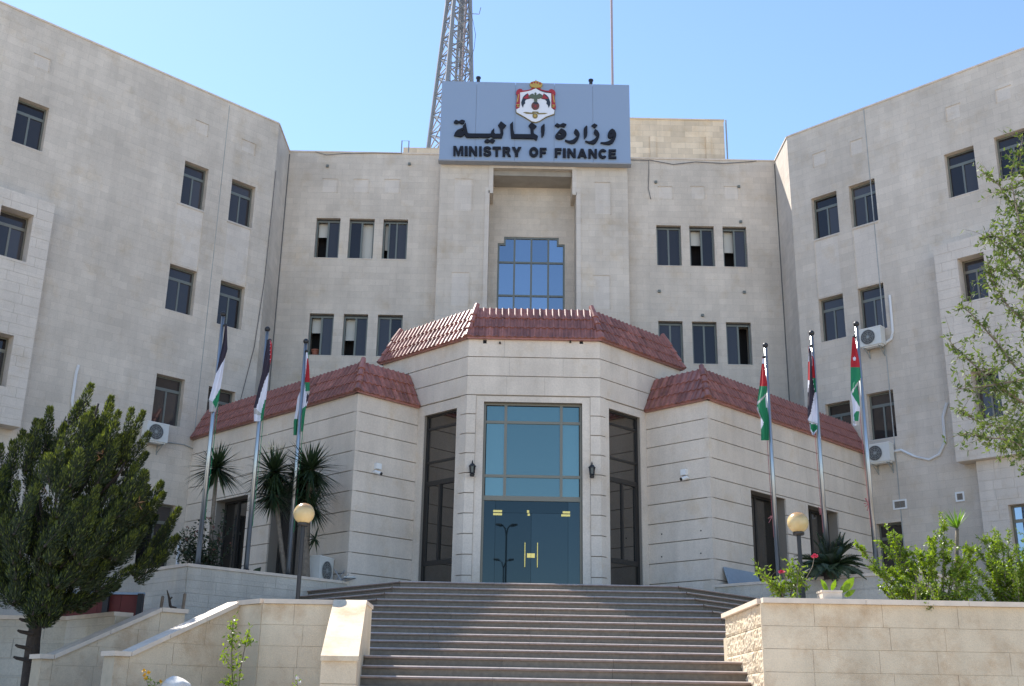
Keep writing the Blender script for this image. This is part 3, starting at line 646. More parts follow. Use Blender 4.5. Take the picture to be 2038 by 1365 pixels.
# side blocks
def blockwin(F, q, dpt):
    u0, u1, z0, z1 = q; um = u0 + (u1 - u0)*.42
    fr = frame_bars(F, u0 + .003, u1 - .003, z0, z1 - .003, -dpt, .06, .07, us=[(um, z0, z1, .08)]).build('window', 'frame_dark', EP)
    pane(fr, F, u0 + .05, um - .03, -dpt - .03, z0 + .05, z1 - .05, 'glass_grey'); pane(fr, F, um + .03, u1 - .05, -dpt - .045, z0 + .05, z1 - .05, 'glass_grey')
rq1 = FRR.rect(1491, 975, 1570, 1150); rq2 = FRR.rect(1605, 1007, 1674, 1140); zb_ = LZ + .45
z1_, z2_ = rq1[3], FRR.px(1605, 1007)[1]
rq1 = (rq1[0], rq1[1], zb_, z1_); rq2 = (rq2[0], rq2[1], zb_, z1_)
rh = [rq1, rq2]; lh = [(WBL - b, WBL - a, c, e) for a, b, c, e in rh]
for F, L_, holes, t0, t1 in ((FLR, WBR, [], .0, .05), (FRL, WBR2, [], .05, .0), (FLL, WBL, lh, 0, .0), (FRR, WRR, rh, .0, 0)):
    backing(F, 0, L_, 0 if holes else LZ - .3, EB, holes, rev=.4)
    pad = [(a - .14, b + .14, c, e + .0) for a, b, c, e in holes]
    cladding(F, 0, L_, ZK, holes=[(a, b, c, e) for a, b, c, e in holes], lens=(1.5, 3.0) if holes else (2.6, 4), trim0=.07 if F in (FLR, FRR) else .004, trim1=.07 if F in (FLL, FRL) else .004)
    for q in holes: blockwin(F, q, .3)
for P, F in ((CL, FLR), (CR, FRR)):  # corner post strips
    mb = MB(); c = Vector((P[0], P[1], 0)); Fk = Fr(P, (1, 0)); mb.prism(Fk, [(0, 0)], 0, 0) if False else None
    a = .075; pts = [(P[0] - a*S5*1.0, P[1] + a*S5), (P[0], P[1]), (P[0] + a*S5, P[1] + a*S5), (P[0], P[1] + a*1.6)]
    # a slim post wrapping the corner, proud of the panels
    pts = [(P[0], P[1] - .075), (P[0] + .09, P[1] + .015), (P[0], P[1] + .1), (P[0] - .09, P[1] + .015)]
    for j in range(10):
        m2 = MB(); z0, z1 = ZK[j] + .004, ZK[j + 1] - .004
        m2.poly([(x, y, z1) for x, y in pts]); m2.poly([(x, y, z0) for x, y in pts][::-1])
        for i in range(4):
            p_, q_ = pts[i], pts[(i + 1) % 4]; m2.poly([(p_[0], p_[1], z0), (q_[0], q_[1], z0), (q_[0], q_[1], z1), (p_[0], p_[1], z1)])
        m2.build('corner_stone', 'panel', EP, norm=True)
# ---- roofs -----------------------------------------------------
SB, RS = .50, 1.0; NR = 3; TW = .183
def tile_mesh():
    sl = math.hypot(SB, RS)/NR; ln = sl*1.12; mb = MB()
    prof = [(-TW/2, .012), (-TW/2 + .052, .012), (-TW/2 + .062, .03), (-TW/2 + .085, .046), (-TW/2 + .11, .046), (-TW/2 + .133, .03), (-TW/2 + .143, .012), (TW/2, .012)]
    def row(y, h): return [Vector((x, y, z + h)) for x, z in prof]
    a = row(0, .03); b = row(ln, 0); c = [Vector((x, 0, .0)) for x, z in prof]
    for i in range(len(prof) - 1):
        mb.poly([a[i], a[i + 1], b[i + 1], b[i]]); mb.poly([c[i], c[i + 1], a[i + 1], a[i]])
    mb.poly([a[0], b[0], Vector((-TW/2, ln, 0)), c[0]]); mb.poly([a[-1], c[-1], Vector((TW/2, ln, 0)), b[-1]])
    o = mb.build('tile_proto', 'tile'); me = o.data; bpy.data.objects.remove(o); me.name = 'tile'; return me, sl
TME, SLN = tile_mesh()
TILES = []
def roof_face(F, u0, u1, ze, k0, k1, par):
    """F: wall frame; eave from u0..u1 at height ze (0.14 m overhang); k0,k1: metres lost at each end by the top"""
    OH = .14; A = math.atan2(RS, SB); up_ = -F.n*math.cos(A) + Vector((0, 0, 1))*math.sin(A); nn = F.n*math.sin(A) + Vector((0, 0, 1))*math.cos(A)
    u0 -= OH*k0/SB if k0 > 0 else 0; u1 += OH*k1/SB if k1 > 0 else 0
    full = math.hypot(SB, RS)
    mb = MB(); T = SB - OH*0
    e0, e1, t0, t1 = F.p(u0, OH, ze), F.p(u1, OH, ze), F.p(u0 + k0, OH - SB, ze + RS), F.p(u1 - k1, OH - SB, ze + RS)
    mb.poly([e0, e1, t1, t0]); mb.poly([F.p(u0, OH, ze), F.p(u0, -.1, ze - .002), F.p(u1, -.1, ze - .002), F.p(u1, OH, ze)])
    mb.poly([t0, t1, F.p(u1 - k1, OH - SB - .25, ze + RS), F.p(u0 + k0, OH - SB - .25, ze + RS)])
    rf_ = mb.build('roof', 'tile', par)
    mb = MB(); mb.box(F, u0, u1, .0, OH + .02, ze - .05, ze - .004); mb.build('eave_board', 'tile', rf_)
    n = int(round((u1 - u0)/TW))
    for r in range(NR):
        f0 = r/NR; lo = u0 + k0*f0; hi = u1 - k1*f0; lo2 = u0 + k0*(r + 1)/NR; hi2 = u1 - k1*(r + 1)/NR
        for c in range(n):
            uc = u0 + (u1 - u0)*(c + .5)/n
            if uc < (lo + lo2)/2 or uc > (hi + hi2)/2: continue
            pos = F.p(uc, OH, ze) + up_*(SLN*r - .02) + nn*.012
            M = Matrix((F.u, up_, nn)).transposed().to_4x4(); M.translation = pos
            TILES.append(((pos - EYE).length, M, rf_))
    return rf_, (e0, t0), (e1, t1), nn
def hip(a, b, par, nm='hip_tile', r=.085, ext=.14):
    d = (b - a); L_ = d.length; d.normalize(); n = 4; seg = L_/n
    for i in range(n):
        p = a + d*(seg*i - .03); q = a + d*(seg*(i + 1) + .04 + (ext if i == n - 1 else 0)); mb = MB()
        mb.tube([p + Vector((0, 0, .03)), p + (q - p)*.08 + Vector((0, 0, .035)), q + Vector((0, 0, .012))], [r*1.22, r*1.15, r*.88], 12); o = mb.build(nm, 'tile', par, smooth=False)
rc, l_, r_, _ = roof_face(FC, PL[0], PR[0], EC, .414*SB, .414*SB, EP)
hip(*l_, rc); hip(*r_, rc)
ro, l_, r_, _ = roof_face(FOL, WO - UFE, WO, EC, .414*SB, .414*SB, EP); hip(*l_, ro)
ro, l_, r_, _ = roof_face(FOR, 0, UFE, EC, .414*SB, .414*SB, EP); hip(*r_, ro)
rl, l_, r_, _ = roof_face(FLR, 0, WBR - .06, EB, SB, 0, EP); hip(*l_, rl)
rl, l_, r_, _ = roof_face(FLL, 0, WBL, EB, 0, SB, EP)
rl, l_, r_, _ = roof_face(FRL, .06, WBR2, EB, 0, SB, EP); hip(*r_, rl)
rl, l_, r_, _ = roof_face(FRR, 0, WRR, EB, SB, 0, EP)
TILES.sort(key=lambda t: t[0])
for i, (dd, M, par) in enumerate(TILES[:300]):
    J = Matrix.Translation((0, 0, random.uniform(-.004, .004))); inst('roof_tile', TME, M @ J, par)
mb = MB()
for dd, M, par in TILES[300:]:
    b0 = len(mb.v); mb.v += [M @ v.co for v in TME.vertices]
    for pl in TME.polygons: mb.f.append([b0 + k for k in pl.vertices]); mb.m.append(0)
if TILES[300:]: mb.build('roof_tiles', 'tile', EP)['kind'] = 'stuff'
# flat roof decks so that nothing is open from above
quad_slab([(PL[0] + .2, 30.3), (PR[0] - .2, 30.3), (PR[0] + 2.4, 32.9), (PR[0] + 2.4, 36), (PL[0] - 2.4, 36), (PL[0] - 2.4, 32.9)], EC + .5, EC + RS - .05, 'roof_deck', 'paving', EP)
for s_, C_, I_, W_ in ((-1, CL, IL, WL), (1, CR, IR, WR)):
    quad_slab([(C_[0], C_[1] + .55), (I_[0] - s_*0 + s_*.3, I_[1] + .3), (I_[0] + s_*2, I_[1] + 3.4), (W_[0] - s_*.6, W_[1] + .2)] if s_ > 0 else [(C_[0], C_[1] + .55), (W_[0] + .6, W_[1] + .2), (I_[0] - 2, I_[1] + 3.4), (I_[0] - .3, I_[1] + .3)], EB + .6, EB + RS - .06, 'roof_deck', 'paving', EP)
# iron wall lanterns
def lantern(F, x, y, label):
    u, z = F.px(x, y, .15); t = thing('wall_lantern', F.p(u, .05, z - .2), label, 'lantern', 'wall lanterns beside the doors'); c = F.p(u, .17, z)
    mb = MB(); mb.lathe(c + Vector((0, 0, -.2)), [(.001, 0), (.05, 0), (.07, .06), (.03, .1), (.001, .1)], 10); mb.tube([F.p(u, .05, z - .15), F.p(u, .17, z - .17)], .025, 8); mb.build('bracket', 'black_metal', t)
    mb = MB(); mb.lathe(c, [(.06, -.1), (.075, .08)], 6); mb.build('glass', 'glass_wing', t)
    mb = MB()
    for k in range(6): a = k*math.pi/3; mb.tube([c + Vector((.062*math.cos(a), .062*math.sin(a), -.1)), c + Vector((.08*math.cos(a), .08*math.sin(a), .08))], .008, 5)
    mb.lathe(c, [(.07, -.11), (.07, -.09)], 6); mb.build('cage', 'black_metal', t)
    mb = MB(); mb.lathe(c, [(.1, .075), (.1, .09), (.05, .15), (.02, .17), (.025, .19), (.005, .25)], 8); mb.build('cap', 'black_metal', t)
FCp = FC.shift(.05)
lantern(FCp, 940, 934, 'black iron wall lantern on the pilaster left of the doors'); lantern(FCp, 1178, 937, 'black iron wall lantern on the pilaster right of the doors')
# security cameras
def seccam(F, xb, yb, xc, yc, sgn, label):
    u, z = F.px(xb, yb, .1); v, y = F.px(xc, yc, .2); t = thing('security_camera', F.p(u, .05, z), label, 'security camera', 'security cameras on the side blocks')
    mb = MB(); mb.box(F, u - .09, u + .09, .05, .16, z - .08, z + .08); mb.build('junction_box', 'white', t)
    mb = MB(); mb.tube([F.p(v - sgn*.07, .05, y + .03), F.p(v - sgn*.05, .14, y + .03)], .035, 8); mb.build('bracket', 'white', t)
    mb = MB(); a = F.p(v - sgn*.08, .12, y + .04); b = F.p(v + sgn*.07, .30, y - .03); mb.tube([a, b], .05, 10); mb.build('housing', 'white', t)
    mb = MB(); mb.tube([b, b + (b - a).normalized()*.025], .046, 10); mb.build('lens', 'black_metal', t)
seccam(FLR, 752, 928, 752, 941, .4, 'white security camera under box on the left block'); seccam(FRL, 1362, 940, 1362, 952, -.4, 'white security camera under box on the right block')
# drain spouts under the eaves and old anchor holes in the cladding
for x, y in ((965, 680), (995, 683), (1135, 681), (1157, 681)):
    u, z = FC.px(x, y, .05); mb = MB(); k = .05 if x in (965, 1157) else .025
    mb.box(FC, u - k, u + k, .03, .056 if k > .03 else .12, z - k, z + k); mb.build('drain_spout', 'interior' if k > .03 else 'bark', EP)
for x, y in ((1317, 1063), (1395, 1056), (1317, 1108), (1395, 1101)):
    u, z = FRL.px(x, y, .05); mb = MB(); mb.tube([FRL.p(u, .03, z), FRL.p(u, .058, z)], .02, 8); mb.build('anchor_hole', 'interior', EP)  # black disc draws the dark empty hole by colour
# individually laid stones on the projecting bays and the lower pier
def bay_stones(F, u0, u1, z0, z1, holes, ch=.31, lens=(.5, .85)):
    z = z1; r = 0
    while z > z0 + .03:
        zb = max(z0, z - ch); u = u0 - random.uniform(0, .4)
        while u < u1 - .01:
            v = u + random.uniform(*lens); v = u1 if u1 - v < .2 else v
            for a, b, c, e in rect_minus((max(u, u0) + .003, min(v, u1) - .003, zb + .003, z - .003), holes):
                mb = MB(); mb.box(F, a, b, -.002, .014 + random.uniform(-.003, .003), c, e); mb.build('stone', 'facade_pale', B)
            u = v
        z = zb; r += 1
bay_stones(P5, ub - 3.0, ub, zb0_L, zt0_L, lb)
bay_stones(P6, ub2, ub2 + 3.6, zb2, zt2, rb)
bay_stones(P7, up0, up0 + 2.6, 3.4, zb2 - .004, [wq])
# ------------------------------------------------------------------ sign on the tower
YS = 39.0; FS = Fr((0, YS), (1, 0)); SX0, SX1, SZ0, SZ1 = -2.70, 4.735, 21.84, 25.28
SG = thing('sign_board', ((SX0 + SX1)/2, YS, SZ0), 'blue grey ministry sign board with crest and black raised lettering', 'sign')
pj = [SX0] + [FS.px(x, 240)[0] for x in (947, 1025, 1103, 1180)] + [SX1]
for i in range(5):
    mb = MB(); mb.box(FS, pj[i] + .006, pj[i + 1] - .006, -.30, 0, SZ0, SZ1); mb.build('panel', 'sign_panel', SG)
mb = MB(); mb.box(FS, SX0 + .1, SX1 - .1, -.28, -.02, SZ0 + .1, SZ1 - .1); mb.box(FS, SX0 - .02, SX1 + .02, -.31, .02, SZ0 - .06, SZ0 - .002); mb.build('frame', 'sign_edge', SG)
def P_(pts, ox, oy, k): return [FS.px(ox + x/k, oy + y/k, .06) for x, y in pts]
K = 2038/190
def glyph(name, pts, ox, holes=(), par=SG):
    mb = MB(); mb.prism(FS, P_(pts, ox, 230, K), .02, .09, [P_(h, ox, 230, K) for h in holes]); o = mb.build(name, 'letter', par, norm=True)
    return o
A_, B_ = 890, 1060
def smooth(pts, it=1):
    for _ in range(it):
        q = []
        for i in range(len(pts)):
            a, b = pts[i], pts[(i + 1) % len(pts)]; q += [(a[0]*.82 + b[0]*.18, a[1]*.82 + b[1]*.18), (a[0]*.18 + b[0]*.82, a[1]*.18 + b[1]*.82)]
        pts = q
    return pts
glyph('letter', [(138, 140), (185, 92), (250, 120), (315, 88), (382, 112), (360, 158), (320, 182), (255, 150), (205, 178), (150, 158)], A_)
glyph('letter', [(395, 155), (415, 270), (440, 370), (465, 385), (930, 388), (945, 330), (1005, 272), (1005, 370), (1030, 392), (1130, 392), (1140, 370), (1125, 270), (1085, 210), (1148, 125), (1262, 212), (1192, 290), (1200, 380), (1165, 480), (985, 482), (940, 440), (895, 470), (430, 470), (395, 450), (370, 400), (330, 440), (290, 455), (145, 430), (165, 370), (215, 310), (330, 262), (335, 225)], A_, [[(305, 325), (350, 300), (358, 345)]])
glyph('letter', [(792, 548), (848, 497), (905, 522), (960, 492), (1025, 530), (975, 588), (905, 560), (860, 585), (805, 570)], A_)
glyph('letter', [(1342, 190), (1405, 130), (1412, 300), (1435, 398), (1785, 402), (1775, 270), (1735, 220), (1800, 145), (1912, 228), (1845, 300), (1850, 385), (1940, 440), (1910, 530), (1850, 495), (1365, 485), (1350, 330)], A_)
glyph('letter', smooth([(178, 240), (258, 162), (258, 350), (245, 410), (190, 478), (178, 300)]), B_)
glyph('letter', [(472, 210), (520, 165), (585, 195), (650, 160), (725, 188), (680, 248), (590, 228), (545, 252)], B_)
glyph('letter', smooth([(605, 275), (665, 300), (715, 345), (728, 395), (705, 450), (650, 495), (560, 510), (500, 490), (478, 450), (490, 410), (545, 345)]), B_, [[(535, 410), (570, 365), (630, 405), (595, 420)]])
glyph('letter', smooth([(915, 280), (970, 320), (1005, 390), (1000, 440), (960, 530), (900, 590), (830, 600), (760, 580), (690, 540), (690, 515), (780, 540), (860, 520), (930, 460), (945, 435), (875, 360)]), B_)
glyph('letter', smooth([(1090, 270), (1168, 200), (1170, 400), (1155, 440), (1100, 510), (1090, 380)]), B_)
glyph('letter', [(1255, 215), (1320, 170), (1385, 208), (1325, 270)], B_)
glyph('letter', smooth([(1330, 285), (1395, 330), (1430, 400), (1425, 450), (1385, 540), (1330, 600), (1290, 610), (1210, 595), (1120, 560), (1120, 535), (1220, 555), (1300, 520), (1375, 450), (1300, 370)]), B_)
glyph('letter', smooth([(1700, 280), (1750, 310), (1785, 380), (1785, 440), (1760, 510), (1710, 590), (1640, 620), (1560, 615), (1450, 590), (1450, 572), (1550, 570), (1640, 540), (1720, 470), (1735, 445), (1660, 490), (1615, 470), (1600, 420), (1610, 370), (1650, 310)]), B_, [[(1655, 385), (1690, 385), (1685, 398), (1655, 396)]])
def arc(cx, cy, rx, ry, a0, a1, n=12): return [(cx + rx*math.cos(R(a0 + (a1 - a0)*i/n)), cy + ry*math.sin(R(a0 + (a1 - a0)*i/n))) for i in range(n + 1)]
LT = {  # unit-box outlines, y up
 'M': ([(0, 0), (0, 1), (.3, 1), (.5, .42), (.7, 1), (1, 1), (1, 0), (.78, 0), (.78, .72), (.58, 0), (.42, 0), (.22, .72), (.22, 0)], []),
 'I': ([(0, 0), (0, 1), (1, 1), (1, 0)], []),
 'N': ([(0, 0), (0, 1), (.32, 1), (.72, .42), (.72, 1), (1, 1), (1, 0), (.7, 0), (.28, .6), (.28, 0)], []),
 'T': ([(.34, 0), (.34, .75), (0, .75), (0, 1), (1, 1), (1, .75), (.66, .75), (.66, 0)], []),
 'Y': ([(.34, 0), (.34, .4), (0, 1), (.34, 1), (.5, .66), (.66, 1), (1, 1), (.66, .4), (.66, 0)], []),
 'F': ([(0, 0), (0, 1), (1, 1), (1, .77), (.38, .77), (.38, .6), (.9, .6), (.9, .38), (.38, .38), (.38, 0)], []),
 'E': ([(0, 0), (0, 1), (.96, 1), (.96, .77), (.36, .77), (.36, .62), (.9, .62), (.9, .4), (.36, .4), (.36, .23), (1, .23), (1, 0)], []),
 'A': ([(0, 0), (.36, 1), (.64, 1), (1, 0), (.7, 0), (.64, .18), (.36, .18), (.3, 0)], [[(.43, .4), (.57, .4), (.5, .68)]]),
 'O': (arc(.5, .5, .5, .52, 0, 345, 23), [arc(.5, .5, .2, .25, 0, 330, 11)]),
 'C': (arc(.5, .5, .5, .52, 35, 325, 18) + [(.68, .30)] + arc(.52, .5, .21, .26, 310, 50, 9) + [(.68, .70)], []),
 'R': ([(0, 0), (0, 1), (.6, 1)] + arc(.62, .71, .3, .29, 85, -60, 8) + [(.72, .42), (1, 0), (.66, 0), (.45, .38), (.32, .38), (.32, 0)], [[(.32, .6), (.55, .6), (.62, .68), (.55, .78), (.32, .78)]]),
 'S': (arc(.5, .74, .48, .28, 10, 180, 9) + [(.03, .66), (.12, .5), (.6, .38), (.66, .3), (.6, .22), (.5, .19), (.36, .22), (.3, .34), (0, .32)] + arc(.5, .29, .5, .31, 190, 360, 9) + [(.98, .38), (.88, .52), (.42, .64), (.34, .7), (.4, .78), (.5, .8), (.62, .77), (.67, .68)], []),
}
def eng(ch, x0, x1, y0, y1, ox):
    o, h = LT[ch]; f = lambda p: (x0 + (x1 - x0)*p[0], y1 + (y0 - y1)*p[1])
    glyph('letter', [f(p) for p in o], ox, [[f(p) for p in q] for q in h])
for ch, x0, x1 in (('M', 130, 345), ('I', 372, 437), ('N', 462, 640), ('I', 680, 738), ('S', 770, 942), ('T', 966, 1148), ('R', 1180, 1362), ('Y', 1380, 1585), ('O', 1750, 1946)):
    s_ = (x0 + x1)/2*.0165; eng(ch, x0, x1, 648 + s_, 850 + s_, A_)
for ch, x0, x1 in (('F', 150, 300), ('F', 472, 620), ('I', 645, 710), ('N', 740, 922), ('A', 955, 1158), ('N', 1190, 1372), ('C', 1405, 1590), ('E', 1622, 1788)):
    s_ = (x0 + x1)/2*.0225; eng(ch, x0, x1, 686 + s_, 880 + s_, B_)
# crest: layered relief
KE = 1774/130
def em(name, pts, mat, d1, par, d0=.0, holes=()):
    f = lambda L: [FS.px(1000 + x/KE, 150 + y/KE, .06) for x, y in L]
    mb = MB(); mb.prism(FS, f(pts), d0, d1, [f(h) for h in holes]); return mb.build(name, mat, par, norm=True)
def circ(cx, cy, r, n=20): return [(cx + r*math.cos(2*math.pi*i/n), cy + r*math.sin(2*math.pi*i/n)) for i in range(n)]
def mir(L, c=905, k=.022): return [(2*c - x, y + (2*c - 2*x)*k*.5) for x, y in L][::-1]
sh = [(905, 352), (1010, 420), (1130, 470), (1322, 490), (1325, 880), (1412, 950), (1400, 1040), (1180, 1120), (1000, 1235), (900, 1265), (800, 1245), (620, 1130), (385, 1000), (375, 930), (465, 870), (470, 465), (640, 440), (780, 405)]
EMB = em('crest', [(x + (x - 900)*.03, y + (12 if y > 900 else -6)) for x, y in sh], 'gold_dark', .05, SG)
em('shield', sh, 'emblem_white', .07, EMB, .04)
lm = [(895, 335), (830, 335), (740, 390), (640, 412), (548, 415), (530, 380), (470, 365), (400, 400), (370, 460), (372, 520), (400, 525), (370, 800), (360, 850), (375, 915), (462, 880), (475, 800), (478, 465), (640, 440), (780, 405)]
em('mantle', lm, 'crimson', .085, EMB, .05); em('mantle', mir(lm), 'crimson', .085, EMB, .05)
for L in ([(430, 520), (450, 520), (420, 730), (385, 730)], [(362, 800), (465, 795), (465, 815), (400, 830), (465, 850), (455, 875), (372, 850), (440, 842)]):
    em('tassel', L, 'gold', .1, EMB, .08); em('tassel', mir(L), 'gold', .1, EMB, .08)
em('crown', [(790, 330), (735, 255), (760, 205), (800, 185), (860, 170), (895, 160), (905, 118), (925, 160), (965, 172), (1030, 195), (1085, 225), (1085, 275), (1030, 340), (905, 350)], 'gold', .11, EMB)
for x, y in ((800, 225), (870, 210), (945, 215), (1020, 240)): em('crown_jewel', circ(x, y, 26, 8), 'crimson', .12, EMB, .1)
fl = [(690, 490), (620, 530), (560, 590), (530, 670), (505, 740), (520, 810), (555, 880), (580, 800), (620, 760), (605, 710), (645, 660), (760, 630), (720, 560)]
em('draped_flag', fl, 'navy', .085, EMB, .06); em('draped_flag', mir(fl), 'navy', .085, EMB, .06)
fr_ = [(640, 560), (690, 500), (725, 560), (760, 620), (640, 640), (560, 630)]
em('flag_field', fr_, 'crimson', .092, EMB, .08); em('flag_field', mir(fr_), 'crimson', .092, EMB, .08)
em('eagle', [(870, 490), (900, 478), (925, 500), (920, 550), (960, 530), (1000, 505), (1050, 525), (1110, 580), (1080, 610), (1000, 640), (945, 640), (940, 740), (860, 740), (855, 640), (800, 635), (690, 600), (720, 560), (780, 520), (830, 510), (870, 555)], 'olive', .11, EMB, .07)
em('globe', circ(893, 835, 108, 24), 'brown', .1, EMB, .07); em('globe_boss', circ(893, 852, 26, 10), 'crimson', .11, EMB, .09); em('globe_band', [(820, 770), (830, 740), (960, 745), (975, 790)], 'navy', .105, EMB, .09)
wreath = [(640, 680), (770, 680), (800, 780), (760, 830), (790, 920), (700, 960), (640, 920), (610, 820)]
em('ribbon', [(560, 1010), (640, 1000), (800, 1020), (820, 985), (970, 990), (990, 1030), (1140, 1025), (1225, 1030), (1140, 1055), (960, 1060), (920, 1020), (870, 1018), (830, 1055), (650, 1045)], 'gold_dark', .09, EMB, .06)
em('medal', circ(887, 1105, 72, 16), 'gold_dark', .09, EMB, .06); em('medal_centre', circ(887, 1105, 38, 12), 'gold', .1, EMB, .08)

# ------------------------------------------------------------------ lattice tower and mast on the roof
TY = 46.; TC = (at_y(893, 290, TY).x, TY); tz0, tz1 = RZ - .5, 46.
LTW = thing('lattice_tower', (TC[0], TC[1], tz0), 'grey steel lattice antenna tower behind the sign', 'antenna tower')
def hw(z): return 1.2 + (.53 - 1.2)*(z - RZ)/(33.9 - RZ) if z < 33.9 else .53
ang = R(28)
def tp(k, z):
    a = ang + k*math.pi/2 + math.pi/4; r = hw(z)*math.sqrt(2)*.78; return Vector((TC[0] + r*math.cos(a) + .35*(z - RZ)/11.5*.6, TC[1] + r*math.sin(a), z))
for k in range(4):
    mb = MB(); mb.tube([tp(k, tz0), tp(k, 28), tp(k, 33.9), tp(k, tz1)], .10, 6); mb.build('leg', 'tower_steel', LTW)
lev = [tz0 + 1.0*i for i in range(24)]
for i in range(len(lev) - 1):
    for k in range(4):
        a, b = lev[i], lev[i + 1]
        for p, q in ((tp(k, a), tp((k + 1) % 4, b)), (tp((k + 1) % 4, a), tp(k, b))):
            mb = MB(); mb.tube([p, q], .036, 4); mb.build('brace', 'tower_steel', LTW)
        mb = MB(); mb.tube([tp(k, b), tp((k + 1) % 4, b)], .028, 4); mb.build('crossbar', 'tower_steel', LTW)
for dx, rr, mt in ((.05, .07, 'tower_steel'), (.33, .05, 'mast_paint'), (-.25, .02, 'black_metal'), (-.2, .02, 'pipe_grey'), (.5, .02, 'black_metal')):
    mb = MB(); mb.tube([Vector((TC[0] + dx, TY, tz0)), Vector((TC[0] + dx + .25, TY, 34)), Vector((TC[0] + dx + .3, TY, tz1))], rr, 6); mb.build('cable_run', mt, LTW)
mb = MB(); p = tp(0, 31.6); p = at_y(935, 27, TY); mb.tube([p, p + Vector((.45, 0, -.02)), p + Vector((.52, 0, .35))], .02, 5); mb.build('side_antenna', 'tower_steel', LTW)
mb = MB(); pp = [Vector((TC[0] + .85 + .25*math.sin(i*.9), TY - .5, 25 + i*.75)) for i in range(14)]; mb.tube(pp, .012, 4); mb.build('loose_wire', 'black_metal', LTW)
p = at_y(1219, 168, 42); mb = MB(); mb.tube([(p.x, 42, RZ - .4), (p.x, 42, 44)], .055, 8)
t = thing('roof_mast', (p.x, 42, RZ - .5), 'thin reddish mast pole rising behind the sign', 'mast'); mb.build('pole', 'mast_paint', t); mb = MB(); mb.box(Fr((p.x, 42), (1, 0)), -.2, .2, -.2, .2, RZ - .55, RZ - .4); mb.build('base_plate', 'tower_steel', t)
p = at_y(1441, 245, 43.9); mb = MB(); mb.tube([(p.x + .06, 43.8, RZ - .4), (p.x + .06, 43.8, p.z + .1)], .035, 6); mb.build('roof_room_pipe', 'pipe_grey', B)

# ------------------------------------------------------------------ stairs and terraces
ST = thing('entrance_stairs', (.9, 19, 0), 'broad dark grey stone stairs climbing to the glass doors', 'stairs')
TH = (2.83 - .83)/12; TT = .334; Y0 = 26.5
def step_seg(par, a, b, z, first=False):
    """one straight run of a step: nose from a to b (xy), riser below, split into slabs"""
    a = Vector((*a, 0)); b = Vector((*b, 0)); F = Fr((a.x, a.y), (b.x - a.x, b.y - a.y)); L_ = (b - a).length
    if L_ < .05: return
    n = max(1, int(round(L_/2.1))); cuts = [0] + [L_*(k + random.uniform(-.12, .12))/n for k in range(1, n)] + [L_]
    for k in range(n):
        mb = MB(); u0, u1 = cuts[k] + .002, cuts[k + 1] - .002; j = random.uniform(-.003, .003)
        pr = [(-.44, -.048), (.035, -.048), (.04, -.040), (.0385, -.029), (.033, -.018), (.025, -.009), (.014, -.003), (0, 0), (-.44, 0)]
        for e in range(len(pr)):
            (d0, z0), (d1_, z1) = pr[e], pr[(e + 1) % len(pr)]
            mb.poly([F.p(u0, d0 + j, z + z0), F.p(u1, d0 + j, z + z0), F.p(u1, d1_ + j, z + z1), F.p(u0, d1_ + j, z + z1)], 1 if 4 <= e <= 7 else 0)  # upper round and top take the painted sunlit colour
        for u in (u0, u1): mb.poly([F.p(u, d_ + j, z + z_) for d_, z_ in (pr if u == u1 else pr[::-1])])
        mb.build('tread_slab', ['step_nose', 'step_sunlit'], par)
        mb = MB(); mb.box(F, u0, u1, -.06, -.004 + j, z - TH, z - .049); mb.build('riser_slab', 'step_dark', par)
KL0, KR0 = -2.33, 4.13
SL = CL[0] - CL[1]; SR = CR[0] + CR[1]
for i in range(12):
    y = Y0 - TT*i; z = LZ - TH*i; kl = KL0 - .137*i; kr = KR0 + .13*i
    tl = (kl - y - SL)/2; tr = (SR - kr - y)/2
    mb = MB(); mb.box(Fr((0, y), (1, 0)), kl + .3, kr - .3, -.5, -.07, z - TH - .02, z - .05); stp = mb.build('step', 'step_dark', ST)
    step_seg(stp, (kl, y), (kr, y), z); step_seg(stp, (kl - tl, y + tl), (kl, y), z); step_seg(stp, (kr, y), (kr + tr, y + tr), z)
ML = LZ - TH*12; YL = 19.0; XL, XR = -2.20, 3.99
quad_slab([(-2.2, 26.75), (4.0, 26.75), (8.2, 31), (8.2, 37), (-7, 37), (-6.4, 31)], LZ - .3, LZ - .045, 'landing', 'paving', ST)
quad_slab([(-4.2, 19.5), (-3.7, YL + .25), (-2.4, YL + .25), (-2.0, YL + .05), (11, YL + .05), (11, 24.0), (-6.2, 24.0), (-6.2, 21.5)], ML - .25, ML - .002, 'mid_landing', 'paving', ST)
for i in range(14):
    y = YL - .34*i; z = ML - .167*i
    if z < .05: break
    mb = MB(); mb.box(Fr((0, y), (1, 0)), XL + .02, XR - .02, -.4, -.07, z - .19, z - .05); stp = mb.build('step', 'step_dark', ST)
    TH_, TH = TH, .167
    step_seg(stp, (XL, y), (XR, y), z); TH = TH_

